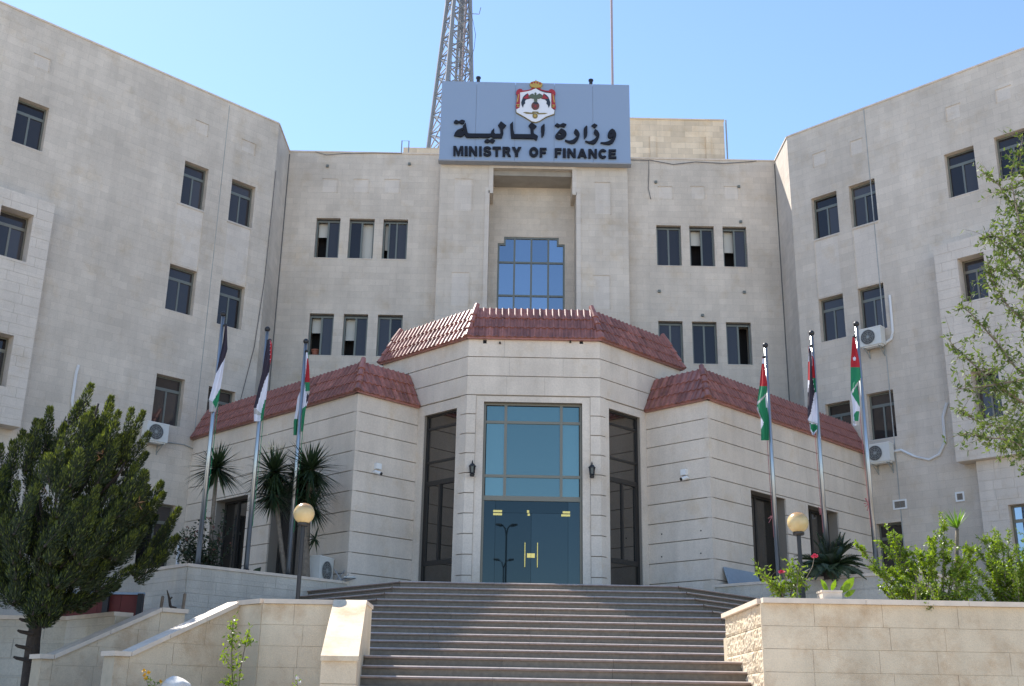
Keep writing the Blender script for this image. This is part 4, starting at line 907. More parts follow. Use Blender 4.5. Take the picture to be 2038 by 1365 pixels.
def stone_course(par, F, u0, u1, z0, ztop, ch, lens, t=.012, mat='block', slope=None, rock=False, off=0):
    """individually laid stones on a wall face; slope=(a,b,c) keeps a*u+b*z<=c"""
    z = ztop; row = 0
    while z > z0 + .02:
        zb = max(z0, z - ch); u = u0 - random.uniform(0, .5)*lens[0]
        while u < u1 - .01:
            v = u + random.uniform(*lens); v = u1 if u1 - v < .25 else v
            a, b = max(u, u0) + .0025, min(v, u1) - .0025
            poly = [(a, zb + .0025), (b, zb + .0025), (b, z - .0025), (a, z - .0025)]
            if slope: poly = clip(poly, *slope)
            if len(poly) >= 3 and b - a > .03:
                dd = t + random.uniform(-.003, .003); mb = MB()
                if rock:
                    nx, nz = max(4, int((b - a)/.035)), max(3, int((z - zb)/.035)); g = []
                    for jz in range(nz + 1):
                        for ix in range(nx + 1):
                            uu, zz_ = a + (b - a)*ix/nx, zb + .004 + (z - zb - .008)*jz/nz; edge = ix in (0, nx) or jz in (0, nz)
                            q = F.p(uu, 0, zz_); h = 0 if edge else .010 + .02*noise.noise(q*7) + .022*noise.noise(q*21)
                            g.append(F.p(uu, dd + h, zz_))
                    for jz in range(nz):
                        for ix in range(nx): k = jz*(nx + 1) + ix; mb.poly([g[k], g[k + 1], g[k + nx + 2], g[k + nx + 1]])
                    mb.build('stone', mat, par)
                else: mb.prism(F, poly, -.01, dd); mb.build('stone', mat, par)
            u = v
        z = zb; row += 1
def cap_run(par, F, u0, u1, z, d0, d1, ln=1.3, h=.075, mat='cap'):
    n = max(1, int(round((u1 - u0)/ln)))
    for k in range(n):
        mb = MB(); mb.box(F, u0 + (u1 - u0)*k/n + .003, u0 + (u1 - u0)*(k + 1)/n - .003, d0, d1, z, z + h + random.uniform(-.002, .002)); mb.build('cap_stone', mat, par)
CAPZ = 1.69 + 1.6
# right retaining wall
YF = 17.3; RWL = thing('retaining_wall', (XR, YF, 0), 'sunlit cream stone retaining wall right of the stairs with planted bed', 'wall')
FRF = Fr((XR, YF), (1, 0)); FRS = Fr((XR, 20.26), (0, -1))
mb = MB(); mb.box(FRF, .0, 14, -.35, 0, 0, CAPZ - .075); mb.box(FRS, 0, 20.26 - YF, -.35, 0, 0, CAPZ - .075); mb.box(Fr((XR, 20.26), (1, 0)), 0, 14, -.3, 0, 0, CAPZ - .4); mb.build('wall_core', 'mortar', RWL)
stone_course(RWL, FRF, -.06, 14, 1.2, CAPZ - .075, .333, (.75, 1.25)); stone_course(RWL, FRS, 0, 20.26 - YF - .0, 1.2, CAPZ - .075, .333, (2.6, 3.2), rock=True, mat='rockface')
cap_run(RWL, FRF, -.03, 14, CAPZ - .075, -.38, .085, 1.55); cap_run(RWL, FRS, 0, 20.26 - YF - .085, CAPZ - .075, -.37, .085, 1.5)
mb = MB(); mb.poly([(XR + .3, YF + .3, CAPZ - .16), (XR + 14, YF + .3, CAPZ - .16), (XR + 14, 22.5, CAPZ - .1), (XR + .3, 20, CAPZ - .1)]); struct(mb.build('planted_bed', 'soil'))
# left pillar with sloped top beside the stairs
PLX, PFY, PCY, PBY = -2.73, 16.62, 18.82, 19.85
PFZ = .72 + 1.6
def PDX(y): return .185*(PCY - min(y, PCY))/(PCY - PFY)
PIL = thing('stair_pillar', (XL - .25, 18.9, 0), 'cream stone stair pillar with sloped sunlit top', 'pillar'); FX = Fr((XL, 0), (0, 1))
side = [(PFY, 0.2), (PBY, .2), (PBY, CAPZ), (PCY, CAPZ), (PFY, ML + .0)]
def side_prism(name, pts, x0, x1, mat, par):
    mb = MB(); F = Fr((x1, 0), (0, 1)); mb.prism(F, pts, -(x1 - x0), 0); F0 = Fr((x0, 0), (0, 1))
    b = len(mb.v); mb.v += [F0.p(u, 0, z) for u, z in pts]
    for t_ in tessellate_polygon([[Vector((u, z, 0)) for u, z in pts]]): mb.f.append([b + k for k in t_][::-1]); mb.m.append(0)
    for i_, v_ in enumerate(mb.v): mb.v[i_] = Vector((v_.x + PDX(v_.y), v_.y, v_.z))
    return mb.build(name, mat, par, norm=True)
side_prism('shaft', [(PFY + .04, .2), (PBY - .02, .2), (PBY - .02, CAPZ - .05), (PCY + .02, CAPZ - .05), (PFY + .04, PFZ - .06)], PLX + .03, XL - .03, 'mortar', PIL)
zc = [PFZ - .055 - .34*k for k in range(8)]
for k in range(6):
    z1, z0 = zc[k], zc[k + 1]
    if z0 < .1: break
    side_prism('stone', [(PFY + .01, z0 + .004), (PFY + .45, z0 + .004), (PFY + .45, z1 - .004), (PFY + .01, z1 - .004)], PLX + .01, XL - .01, 'block', PIL)
sl_ = (CAPZ - PFZ)/(PCY - PFY)
for (ya, yb) in ((PFY + .46, PFY + 1.3), (PFY + 1.305, PFY + 2.2), (PFY + 2.205, PBY)):
    for zz0, zz1 in ((.3, 1.0), (1.004, 1.7), (1.704, 9)):
        pl = [(ya, zz0), (yb, zz0), (yb, zz1), (ya, zz1)]; pl = clip(pl, -sl_, 1, PFZ - .06 - sl_*PFY); pl = clip(pl, 0, 1, CAPZ - .06)
        if len(pl) > 2: side_prism('stone', pl, PLX + .02, XL - .012, 'rockface', PIL)
ym = PFY + .70*(PCY - PFY)
for (ya, yb) in ((PFY - .03, ym - .002), (ym + .002, PCY)):
    f = lambda y: PFZ + sl_*(y - PFY)
    side_prism('cap_stone', [(ya, f(ya) - .07), (yb, f(yb) - .07), (yb, f(yb)), (ya, f(ya))], PLX, XL + .01, 'block', PIL)
side_prism('cap_stone', [(PCY + .003, CAPZ - .06), (PBY + .02, CAPZ - .06), (PBY + .02, CAPZ), (PCY + .003, CAPZ)], PLX, XL + .01, 'cap', PIL)
# left retaining wall: straight, short oblique return, then falling towards the camera
LWL = thing('retaining_wall', (-4, 18.8, 0), 'cream stone stair wall left of the pillar with sloping coping', 'wall')
Q0, Q1, Q2, Q3 = (PLX + .02, 18.92), (-3.906, 18.92), (-4.40, 19.41), (-5.90, 17.91)
F1 = Fr(Q1, (1, 0)); F2 = Fr(Q2, (S5, -S5)); F3 = Fr(Q3, (S5, S5)); l1, l2, l3 = dist(Q0, Q1), dist(Q1, Q2), dist(Q2, Q3)
ZE = .78 + 1.6; CH = .075; zw = CAPZ - CH
mb = MB(); mb.box(F1, 0, l1, -.35, 0, 0, zw); mb.box(F2, 0, l2, -.35, 0, 0, zw); sl3 = (CAPZ - ZE)/(l3 - .25)
mb.prism(F3, [(0, 0), (l3, 0), (l3, zw), (.25, ZE - CH), (0, ZE - CH)], -.35, 0); mb.build('wall_core', 'mortar', LWL)
stone_course(LWL, F1, 0, l1, 1.3, zw, .335, (.6, .95)); stone_course(LWL, F2, 0, l2, 1.3, zw, .335, (.8, .9))
stone_course(LWL, F3, 0.24, l3, 1.3, zw, .335, (.6, .95), slope=(-sl3, 1, ZE - CH - sl3*.25)); stone_course(LWL, F3, 0, .24, 1.0, ZE - CH, .335, (.4, .5))
cap_run(LWL, F1, .02, l1, zw, -.37, .06, .9); cap_run(LWL, F2, .0, l2, zw + .001, -.37, .06, .9)
def slope_cap(par, F, u0, u1, z0, z1, d0, d1, n):
    for k in range(n):
        a, b = u0 + (u1 - u0)*k/n + .003, u0 + (u1 - u0)*(k + 1)/n - .003; f = lambda u: z0 + (z1 - z0)*(u - u0)/(u1 - u0)
        mb = MB(); pl = [(a, f(a) - CH), (b, f(b) - CH), (b, f(b)), (a, f(a))]; mb.prism(F, pl, d0, d1); Fk = F.shift(d0)
        mb.poly([Fk.p(u, 0, z) for u, z in pl][::-1]); mb.build('cap_stone', 'cap', par, norm=True)
slope_cap(LWL, F3, .25, l3, ZE, CAPZ, -.37, .06, 3); cap_run(LWL, F3, -.05, .247, ZE - CH, -.37, .06, 1)
# rear stair wall, parallel
LW2 = thing('retaining_wall', (-6.6, 20, 0), 'shaded rear stair wall with sloping coping beside the conifer', 'wall')
S0, S1 = (-7.66, 19.55), (-5.84, 21.37); F4 = Fr(S0, (S5, S5)); l4 = dist(S0, S1); uc = (Vector((-6.19, 21.02, 0)) - F4.o).dot(F4.u)
mb = MB(); mb.prism(F4, [(0, 0), (l4, 0), (l4, zw), (uc, zw), (.2, ZE - CH), (0, ZE - CH)], -.35, 0); mb.poly([F4.p(l4, 0, 0), F4.p(l4, -.35, 0), F4.p(l4, -.35, zw), F4.p(l4, 0, zw)]); mb.build('wall_core', 'mortar', LW2)
sl4 = (CAPZ - ZE)/(uc - .2)
stone_course(LW2, F4, .2, uc, 1.3, zw, .335, (.7, 1.1), slope=(-sl4, 1, ZE - CH - sl4*.2)); stone_course(LW2, F4, uc, l4, 1.3, zw, .335, (.6, .7)); stone_course(LW2, F4, 0, .2, 1.0, ZE - CH, .335, (.4, .5))
slope_cap(LW2, F4, .2, uc, ZE, CAPZ, -.37, .06, 2); cap_run(LW2, F4, -.05, .197, ZE - CH, -.37, .06, 1); cap_run(LW2, F4, uc + .003, l4 + .04, zw, -.37, .06, 1)
# boundary wall far left and red sheet fence behind it
y_ = 22.6; ca = at_y(0, 1222, y_); cb = at_y(135, 1228, y_)
BW = thing('boundary_wall', ((ca.x + cb.x)/2, y_, 0), 'low shaded stone boundary wall behind the conifer trunk', 'wall')
F5 = Fr((ca.x - 4, y_), (1, 0)); l5 = cb.x - ca.x + 4; ztb = (ca.z + cb.z)/2
mb = MB(); mb.box(F5, 0, l5, -.3, 0, 0, ztb - .08); mb.build('wall_core', 'mortar', BW); stone_course(BW, F5, 0, l5, .9, ztb - .08, .36, (.7, 1.2), mat='planter_stone'); cap_run(BW, F5, 0, l5, ztb - .08, -.33, .05, 1.3)
F6 = Fr((cb.x, y_), (S5, -S5)); l6 = 2.0
mb = MB(); mb.box(F6, 0, l6, -.3, 0, 0, ztb - .08); mb.build('wall_core', 'mortar', BW); stone_course(BW, F6, 0, l6, .9, ztb - .08, .36, (.7, 1.2), mat='planter_stone'); cap_run(BW, F6, 0, l6, ztb - .08, -.33, .05, 1.1)
FRD = Fr((0, 25.5), (1, 0)); q = FRD.rect(60, 1180, 284, 1216)
RF = thing('red_fence', ((q[0] + q[1])/2, 25.5, 0), 'dark red sheet metal screen beside the left planter', 'fence')
n = 5
for k in range(n):
    mb = MB(); a, b = q[0] + (q[1] - q[0])*k/n, q[0] + (q[1] - q[0])*(k + 1)/n; mb.box(FRD, a + .004, b - .004, -.03, .0 + .004*(k % 2), 1.2, q[3]); mb.build('sheet', 'red_sheet', RF)
mb = MB(); mb.box(FRD, q[0], q[1], -.06, .05, q[3], q[3] + .05); mb.build('top_rail', 'board', RF)
for x in (213, 281):
    u = FRD.px(x, 1200)[0]; mb = MB(); mb.box(FRD, u - .06, u + .06, .02, .12, 0, q[3] + .02); mb.build('post', 'black_metal', RF)
# planters at the foot of the side blocks
def planter(nm, C_, sgn, ln, wd, zc_, label):
    t = thing(nm, (C_[0] + sgn*2, C_[1] - 2, 0), label, 'planter')
    if sgn < 0: corner = (C_[0] - ln*S5, C_[1] - ln*S5); Fa = Fr(corner, (S5, S5)); far = (corner[0] - wd*S5, corner[1] + wd*S5); Fb = Fr(far, (S5, -S5))
    else: corner = (C_[0] + ln*S5, C_[1] - ln*S5); Fa = Fr(C_, (S5, -S5)); far = (corner[0] + wd*S5, corner[1] + wd*S5); Fb = Fr(corner, (S5, S5))
    for F, L_ in ((Fa, ln), (Fb, wd)):
        mb = MB(); mb.box(F, 0, L_, -.25, 0, 0, zc_ - .07); mb.build('wall_core', 'mortar', t)
        stone_course(t, F, 0, L_, 1.6, zc_ - .07, .30, (.7, 1.1), mat='planter_stone', t=.03); cap_run(t, F, -.03, L_ + .03, zc_ - .07, -.3, .06, 1.6, .07)
    back = (far[0] - sgn*wd*0 + (S5*ln if sgn < 0 else -S5*ln), far[1] + S5*ln)
    pts = [(C_[0], C_[1]), corner, far, back]
    mb = MB(); mb.poly([(x, y, zc_ - .09) for x, y in (pts if sgn > 0 else pts)]); so_ = mb.build('soil', 'soil', t, norm=True)
    mb = MB(); mb.poly([(far[0], far[1], 0), (back[0], back[1], 0), (back[0], back[1], zc_ - .05), (far[0], far[1], zc_ - .05)]); mb.build('rear_wall', 'planter_stone', t)
    return Fa
ZPL = 3.16 + 1.6; ZPR = 3.24 + 1.6
FPL = planter('stone_planter', CL, -1, 4.67, 2.1, ZPL, 'grey stone planter with three flagpoles left of the entrance')
FPR = planter('stone_planter', CR, 1, 5.6, 2.4, ZPR, 'grey stone planter with three flagpoles right of the entrance')

# ------------------------------------------------------------------ flagpoles and flags
def flagpole(xb, yb, xt, yt, side, label, arm):
    a0 = (ray(xb, yb).x/ray(xb, yb).y + ray(xt, yt).x/ray(xt, yt).y)/2
    if side < 0: Y = (SL - .38)/(a0 - 1); zb = ZPL - .09
    else: Y = (SR + .38)/(a0 + 1); zb = ZPR - .09
    X = a0*Y; zt = at_y(xt, yt, Y).z
    t = thing('flagpole', (X, Y, zb), label, 'flagpole', 'flagpoles in the planters')
    mb = MB(); mb.lathe((X, Y, zb), [(.2, 0), (.2, .04), (.12, .09), (.07, .15), (.001, .15)], 16); mb.build('base_cone', 'black_metal', t, smooth=False)
    mb = MB(); mb.tube([(X, Y, zb + .1), (X, Y, (zb + zt)/2), (X, Y, zt)], [.062, .055, .045], 14); mb.build('pole', 'steel', t, smooth=True)
    mb = MB(); mb.sphere((X, Y, zt + .07), .075, 10); mb.build('finial', 'black_metal', t, smooth=True)
    za = zt - .62; ax = at_y(arm[0], arm[1], Y)
    mb = MB(); mb.tube([(X, Y, ax.z), (ax.x, Y - .04, ax.z)], .03, 6); mb.sphere((ax.x, Y - .04, ax.z), .045, 6); mb.build('truck_arm', 'black_metal', t)
    mb = MB(); sx = 1 if ax.x > X else -1; mb.tube([(X + sx*.11, Y - .02, ax.z), (X + sx*.10, Y - .03, (zb + ax.z)/2), (X + sx*.07, Y - .03, zb + 1.2)], .008, 5); mb.build('halyard', 'cord_red' if side > 0 else 'flag_green', t)
    if side > 0:
        mb = MB(); zz = zb + 1.75
        for k in range(5): a = random.uniform(-1, 1); mb.tube([(X + sx*.08, Y - .05, zz), (X + sx*(.12 + .08*random.random()), Y - .06, zz + a*.18)], .012, 4)
        mb.build('cleat_knot', 'cord_red', t)
    return X, Y
def inpoly(p, L):
    c = False; j = len(L) - 1
    for i in range(len(L)):
        if (L[i][1] > p[1]) != (L[j][1] > p[1]) and p[0] < (L[j][0] - L[i][0])*(p[1] - L[i][1])/(L[j][1] - L[i][1]) + L[i][0]: c = not c
        j = i
    return c
def interp(L, y):
    if y <= L[0][1]: return L[0][0]
    for a, b in zip(L, L[1:]):
        if a[1] <= y <= b[1]: return a[0] + (b[0] - a[0])*(y - a[1])/max(1e-6, b[1] - a[1])
    return L[-1][0]
FMATS = ['flag_white', 'flag_black', 'flag_green', 'flag_red', 'flag_trim']
def flag(lobes, regions, ox, oy, k, Y, label, folds=2.5, dep=.10, base=0, ph=0):
    """limp cloth hanging in pleats; lobes: left and right outlines in photo pixels"""
    t = thing('flag', (at_y(ox + lobes[0][0][0][0]/k, oy + lobes[0][0][0][1]/k, Y).x, Y, 6), label, 'flag', 'limp national flags on the poles')
    for li, (left, right, off) in enumerate(lobes):
        y0 = left[0][1]; y1 = max(left[-1][1], right[-1][1]); ny, nx = 80, 16; mb = MB(); g = []
        for j in range(ny + 1):
            y = y0 + (y1 - y0)*j/ny
            ya = min(y, left[-1][1] + 0); xa, xb = interp(left, y), interp(right, y)
            for i in range(nx + 1):
                s_ = i/nx; x = xa + (xb - xa)*s_
                a = min(1, j/12); dpt = off + dep*a*(math.sin(s_*math.pi*folds + ph + j*.03) * .5)
                g.append((at_y(ox + x/k, oy + y/k, Y + dpt), (x, y)))
        for j in range(ny):
            for i in range(nx):
                q = [j*(nx + 1) + i, j*(nx + 1) + i + 1, (j + 1)*(nx + 1) + i + 1, (j + 1)*(nx + 1) + i]
                c = (sum(g[e][1][0] for e in q)/4, sum(g[e][1][1] for e in q)/4); mi = base
                for col, L in regions:
                    if inpoly(c, L): mi = col
                mb.f.append(q); mb.m.append(mi)
        mb.v = [e[0] for e in g]; o = mb.build('cloth', FMATS, t, smooth=True)
    return t
X1, Y1 = flagpole(395, 1118, 443, 630, -1, 'steel flagpole farthest left, nearest the left wing', (450, 648))
X2, Y2 = flagpole(492, 1128, 530, 660, -1, 'middle steel flagpole in the left planter', (538, 678))
X3, Y3 = flagpole(578, 1138, 604, 684, -1, 'steel flagpole in left planter, nearest the entrance', (610, 700))
X4, Y4 = flagpole(1546, 1150, 1527, 692, 1, 'steel flagpole in right planter, nearest the entrance', (1520, 711))
X5, Y5 = flagpole(1642, 1140, 1622, 668, 1, 'middle steel flagpole in the right planter', (1614, 689))
X6, Y6 = flagpole(1742, 1112, 1706, 650, 1, 'steel flagpole farthest right, in front of the air conditioner', (1699, 671))
W_, K_, G_, R_, T_ = 0, 1, 2, 3, 4
flag([([(318, 178), (300, 330), (235, 630), (170, 870), (172, 882)], [(338, 178), (343, 400), (320, 480), (300, 620), (275, 770), (258, 900), (232, 985)], -.1)],
     [(K_, [(200, 100), (400, 100), (400, 400), (320, 480), (235, 630), (100, 700)]), (G_, [(196, 905), (278, 765), (400, 760), (300, 1000), (235, 1000)]), (T_, [(150, 862), (172, 870), (200, 890), (232, 955), (262, 880), (262, 1000), (150, 1000)])], 380, 610, 4.707, Y1, 'limp flag, black above white, on the farthest left pole', folds=2)
flag([([(722, 308), (690, 450), (665, 620), (588, 945), (590, 960)], [(742, 308), (760, 350), (755, 480), (735, 590), (712, 800), (690, 960), (665, 1075)], -.1)],
     [(K_, [(500, 200), (740, 200), (742, 590), (690, 700), (640, 860), (608, 965), (500, 965)]), (R_, [(742, 300), (780, 300), (780, 560), (742, 560)]), (G_, [(690, 880), (760, 820), (760, 1100), (652, 1100), (655, 1000)]), (T_, [(560, 944), (600, 948), (655, 998), (655, 1020), (560, 1000)])], 380, 610, 4.707, Y2, 'limp dark flag with thin red edge on the middle left pole', folds=2.2, ph=.6)
flag([([(1068, 440), (1062, 600), (1040, 760), (1000, 850), (985, 960), (962, 1080), (960, 1200)], [(1080, 440), (1085, 600), (1085, 780), (1060, 900), (1030, 980), (1005, 1080), (1000, 1205)], .06), ([(1078, 430), (1072, 560), (1070, 705), (1060, 800), (1045, 930), (1035, 1060), (1030, 1165)], [(1092, 430), (1108, 560), (1113, 705), (1112, 800), (1090, 905), (1075, 960), (1050, 1172)], -.1)],
     [(K_, [(1050, 470), (1072, 470), (1066, 720), (1040, 720)]), (R_, [(1088, 490), (1130, 490), (1130, 706), (1068, 706)]), (G_, [(1068, 706), (1130, 706), (1130, 800), (1072, 790)]), (K_, [(1085, 808), (1130, 800), (1115, 860), (1078, 905)]), (T_, [(1072, 788), (1130, 790), (1100, 830), (1085, 808)]), (G_, [(930, 1060), (1008, 1050), (1010, 1300), (930, 1300)]), (G_, [(1036, 960), (1120, 900), (1120, 1200), (1010, 1200)])], 380, 610, 4.707, Y3, 'limp red, white and green flag on left pole nearest the entrance', folds=2)
flag([([(198, 385), (185, 480), (165, 680), (140, 850), (138, 920), (178, 1010), (182, 1210)], [(210, 385), (222, 480), (246, 640), (246, 720), (238, 790), (248, 900), (262, 1000), (266, 1240)], -.1)],
     [(R_, [(100, 440), (300, 440), (300, 676), (100, 676)]), (G_, [(100, 676), (300, 676), (300, 1300), (100, 1300)]), (T_, [(130, 852), (245, 742), (245, 762), (140, 872)]), (W_, [(228, 800), (238, 780), (245, 910), (236, 900)]), (W_, [(170, 1000), (186, 1010), (212, 1050), (190, 1110), (182, 1130)]), (T_, [(130, 860), (150, 900), (182, 1000), (170, 1010), (130, 920)])], 1480, 640, 5.25, Y4, 'limp red and green flag on right pole nearest the entrance', folds=2.4, ph=.4)
flag([([(684, 268), (672, 450), (670, 650), (668, 900), (670, 1030), (690, 1060), (695, 1130), (720, 1185)], [(700, 268), (735, 400), (752, 600), (760, 750), (770, 900), (772, 1060), (770, 1130), (735, 1180)], -.1)],
     [(K_, [(680, 285), (705, 285), (722, 590), (742, 740), (700, 960), (664, 1025), (664, 800), (690, 600)]), (R_, [(664, 420), (688, 420), (692, 612), (664, 620)]), (R_, [(714, 360), (780, 360), (780, 590), (720, 585)]), (G_, [(722, 590), (780, 595), (780, 735), (744, 735)]), (G_, [(692, 1062), (772, 1080), (772, 1120), (728, 1160), (700, 1120)]), (T_, [(664, 1025), (772, 1065), (772, 1080), (664, 1045)])], 1480, 640, 5.25, Y5, 'limp mostly black and white flag on the middle right pole', folds=2.6, ph=1.0)
star = [(1158 + (24 if i % 2 == 0 else 10)*math.sin(i*math.pi/7), 388 - (28 if i % 2 == 0 else 11)*math.cos(i*math.pi/7)) for i in range(14)]
flag([([(1136, 165), (1128, 300), (1118, 430), (1118, 740), (1140, 880), (1145, 1040)], [(1156, 165), (1180, 260), (1212, 430), (1226, 600), (1196, 645), (1205, 760), (1216, 900), (1200, 1085)], -.1)],
     [(R_, [(1000, 165), (1300, 165), (1300, 468), (1000, 490)]), (W_, star), (G_, [(1000, 490), (1300, 468), (1300, 600), (1225, 595), (1118, 745), (1000, 745)]), (G_, [(1190, 640), (1300, 640), (1300, 910), (1216, 895), (1130, 760)]), (K_, [(1186, 672), (1216, 660), (1222, 830), (1210, 800)]), (T_, [(1118, 735), (1226, 588), (1226, 606), (1122, 758)]), (G_, [(1150, 970), (1180, 930), (1210, 935), (1200, 1040), (1160, 1040)]), (T_, [(1140, 1035), (1210, 1040), (1200, 1090), (1140, 1060)])], 1480, 640, 5.25, Y6, 'limp red and green flag with white star on farthest right pole', folds=1.6, ph=.3)

# ------------------------------------------------------------------ globe lamps
def lamp(x, y, Y, zb, label):
    c = at_y(x, y, Y); t = thing('globe_lamp', (c.x, Y, zb), label, 'street lamp', 'globe lamps beside the stairs'); r = .185
    mb = MB(); mb.sphere(c, r, 16); mb.build('globe', 'globe', t, smooth=True)
    mb = MB(); mb.lathe(c + Vector((0, 0, -r - .035)), [(.001, 0), (.09, 0), (.1, .02), (.1, .05), (.085, .06)], 16); mb.build('collar', 'frame_dark', t)
    zt = c.z - r - .03; mb = MB(); mb.tube([(c.x, Y, zb), (c.x, Y, zb + .75)], .055, 10); mb.tube([(c.x, Y, zb + .75), (c.x, Y, zt)], .038, 10); mb.build('post', 'black_metal', t)
    mb = MB(); mb.box(Fr((c.x, Y), (1, 0)), -.13, .13, -.13, .13, zb, zb + .03); mb.build('foot_plate', 'black_metal', t)
lamp(605, 1022, 19.75, ML - .002, 'globe lamp on black post behind the left stair wall'); lamp(1588, 1040, 19.6, CAPZ - .13, 'globe lamp on black post in the right planted bed')
# twin arm road lamps behind the viewer (seen mirrored in the doors)
def road_lamp(px, py, Y, H, arm, label):
    r = ray(px, py); X = r.x/r.y*(60 - Y); t = thing('road_lamp', (X, Y, 0), label, 'street lamp', 'road lamps mirrored in the doors')
    mb = MB(); mb.tube([(X, Y, 0), (X, Y, H*.5), (X, Y, H)], [.09, .06, .045], 8); mb.build('post', 'frame_dark', t)
    for s_ in (-1, 1):
        mb = MB(); mb.tube([(X, Y, H - .2), (X + s_*arm*.4, Y, H + .25), (X + s_*arm, Y, H + .4)], .04, 6); mb.build('arm', 'frame_dark', t)
        mb = MB(); p = Vector((X + s_*arm, Y, H + .4)); mb.tube([p, p + Vector((s_*.14, 0, .03)), p + Vector((s_*.45, 0, .08))], [.04, .10, .05], 8); mb.build('lamp_head', 'frame_dark', t)
road_lamp(1008, 1056, -6, 11.6, .2, 'twin arm road lamp, taller in the door reflection'); road_lamp(1002, 1135, -22, 11.6, .3, 'twin arm road lamp, lower in the door reflection')

# ------------------------------------------------------------------ air conditioners and odds and ends
def aircon(F, rect, d0, dep, fan_u, label, bracket=True, ground=False):
    u0, u1, z0, z1 = rect; t = thing('air_conditioner', F.p((u0 + u1)/2, d0 + dep/2, z0), label, 'air conditioner', 'outdoor air conditioner units')
    mb = MB(); mb.box(F, u0, u1, d0, d0 + dep, z0, z1); mb.build('casing', 'ac_white', t)
    mb = MB(); mb.box(F, u0 - .012, u1 + .012, d0 - .005, d0 + dep + .012, z1, z1 + .02); mb.build('lid', 'white', t); mb = MB(); mb.box(F, u0 + .05, u1 - .05, d0 + .05, d0 + dep - .05, z0 - .04, z0); mb.build('base_tray', 'white', t)
    c = F.p(u0 + (u1 - u0)*fan_u, d0 + dep + .012, (z0 + z1)/2); rr = min((z1 - z0)*.42, .25)
    mb = MB(); ring = []
    for k in range(20): a = k*math.pi/10; ring.append(c + F.u*rr*math.cos(a) + Vector((0, 0, rr*math.sin(a))))
    mb.poly(ring); mb.build('fan_recess', 'ac_grille', t)
    mb = MB()
    for q in (.3, .52, .75, 1.0): mb.tube([c + F.n*.01 + F.u*rr*q*math.cos(k*math.pi/12) + Vector((0, 0, rr*q*math.sin(k*math.pi/12))) for k in range(25)], .006, 4, cap=False)
    for k in range(8): a = k*math.pi/4; mb.tube([c + F.n*.012, c + F.n*.012 + F.u*rr*math.cos(a) + Vector((0, 0, rr*math.sin(a)))], .005, 4)
    mb.tube([c, c + F.n*.02], .05, 10); mb.build('fan_guard', 'pipe_grey', t)
    if bracket:
        for u in (u0 + .12, u1 - .12):
            mb = MB(); mb.tube([F.p(u, .0, z0 - .05), F.p(u, d0 + dep, z0 - .05)], .02, 4); mb.tube([F.p(u, 0, z0 - .3), F.p(u, d0 + dep - .05, z0 - .06)], .018, 4); mb.tube([F.p(u, .01, z0 - .34), F.p(u, .01, z0)], .02, 4); mb.build('wall_bracket', 'pipe_grey', t)
    return t
def rz(F, x0, x1, y, h, d):
    a = F.px(x0, y, d)[0]; b = F.px(x1, y, d)[0]; z = F.px((x0 + x1)/2, y, d)[1]; return (min(a, b), max(a, b), z - h/2, z + h/2)
aircon(FLW, rz(FLW, 291, 335, 860, .58, .4), .1, .32, .42, 'white air conditioner under a left wing window above the conifer')
aircon(FRW, rz(FRW, 1711, 1754, 670, .60, .4), .1, .32, .4, 'white air conditioner under right wing window behind the farthest right flagpole')
aircon(FRW, rz(FRW, 1727, 1771, 901, .58, .4), .1, .32, .35, 'white air conditioner beside the tiled roof end on right wing')
gp = at_z(637, 1152, ZPL); Fg = Fr((gp.x - .05, gp.y + .1), (.35, .94)); aircon(Fg, (.0, .75, ZPL - .09, ZPL + .60), -.3, .3, .5, 'white air conditioner standing in the left planter by the corner', bracket=False)
t = thing('folding_chair', (gp.x + .5, gp.y + .4, ZPL), 'broken grey folding chair lying beside the standing air conditioner', 'chair'); o = Vector((gp.x + .42, gp.y + .32, ZPL - .05))
for nm, a, b in (('leg', (-.1, 0, 0), (.15, .05, .32)), ('leg', (.12, 0, 0), (-.12, .05, .34)), ('leg', (0, .1, .02), (.25, .12, .22)), ('frame_rail', (.05, 0, .05), (.42, .0, .16)), ('frame_rail', (.1, .05, .02), (.45, .05, .12))):
    mb = MB(); mb.tube([o + Vector(a), o + Vector(b)], .013, 6); mb.build(nm, 'steel', t)
mb = MB(); mb.box(Fr((o.x + .3, o.y), (1, 0)), -.14, .16, -.12, .12, o.z + .12, o.z + .145); mb.build('seat', 'ac_white', t)
# sheet of board leaning on the right block
Lb = FRR; a = FRR.px(1456, 1137, .35)[0]; b = FRR.px(1512, 1150, .35)[0]
LBR = thing('leaning_board', Lb.p((a + b)/2, .3, LZ), 'blue grey board leaning on the right block beside the steps', 'board')
zt_ = FRR.px(1458, 1130, .2)[1]
mb = MB(); q = [Lb.p(a, .42, LZ), Lb.p(b + .25, .42, LZ), Lb.p(b + .25, .10, zt_ - .02), Lb.p(a, .10, zt_)]; n_ = (q[1] - q[0]).cross(q[3] - q[0]).normalized()*.02
mb.poly([v + n_ for v in q]); mb.poly([v - n_ for v in q][::-1])
for i in range(4): mb.poly([q[i] - n_, q[(i + 1) % 4] - n_, q[(i + 1) % 4] + n_, q[i] + n_])
mb.build('sheet', 'board', LBR, norm=True); mb = MB(); mb.box(Lb, a + .05, b, .36, .40, LZ, LZ + .05); mb.build('batten', 'bark_pale', LBR)
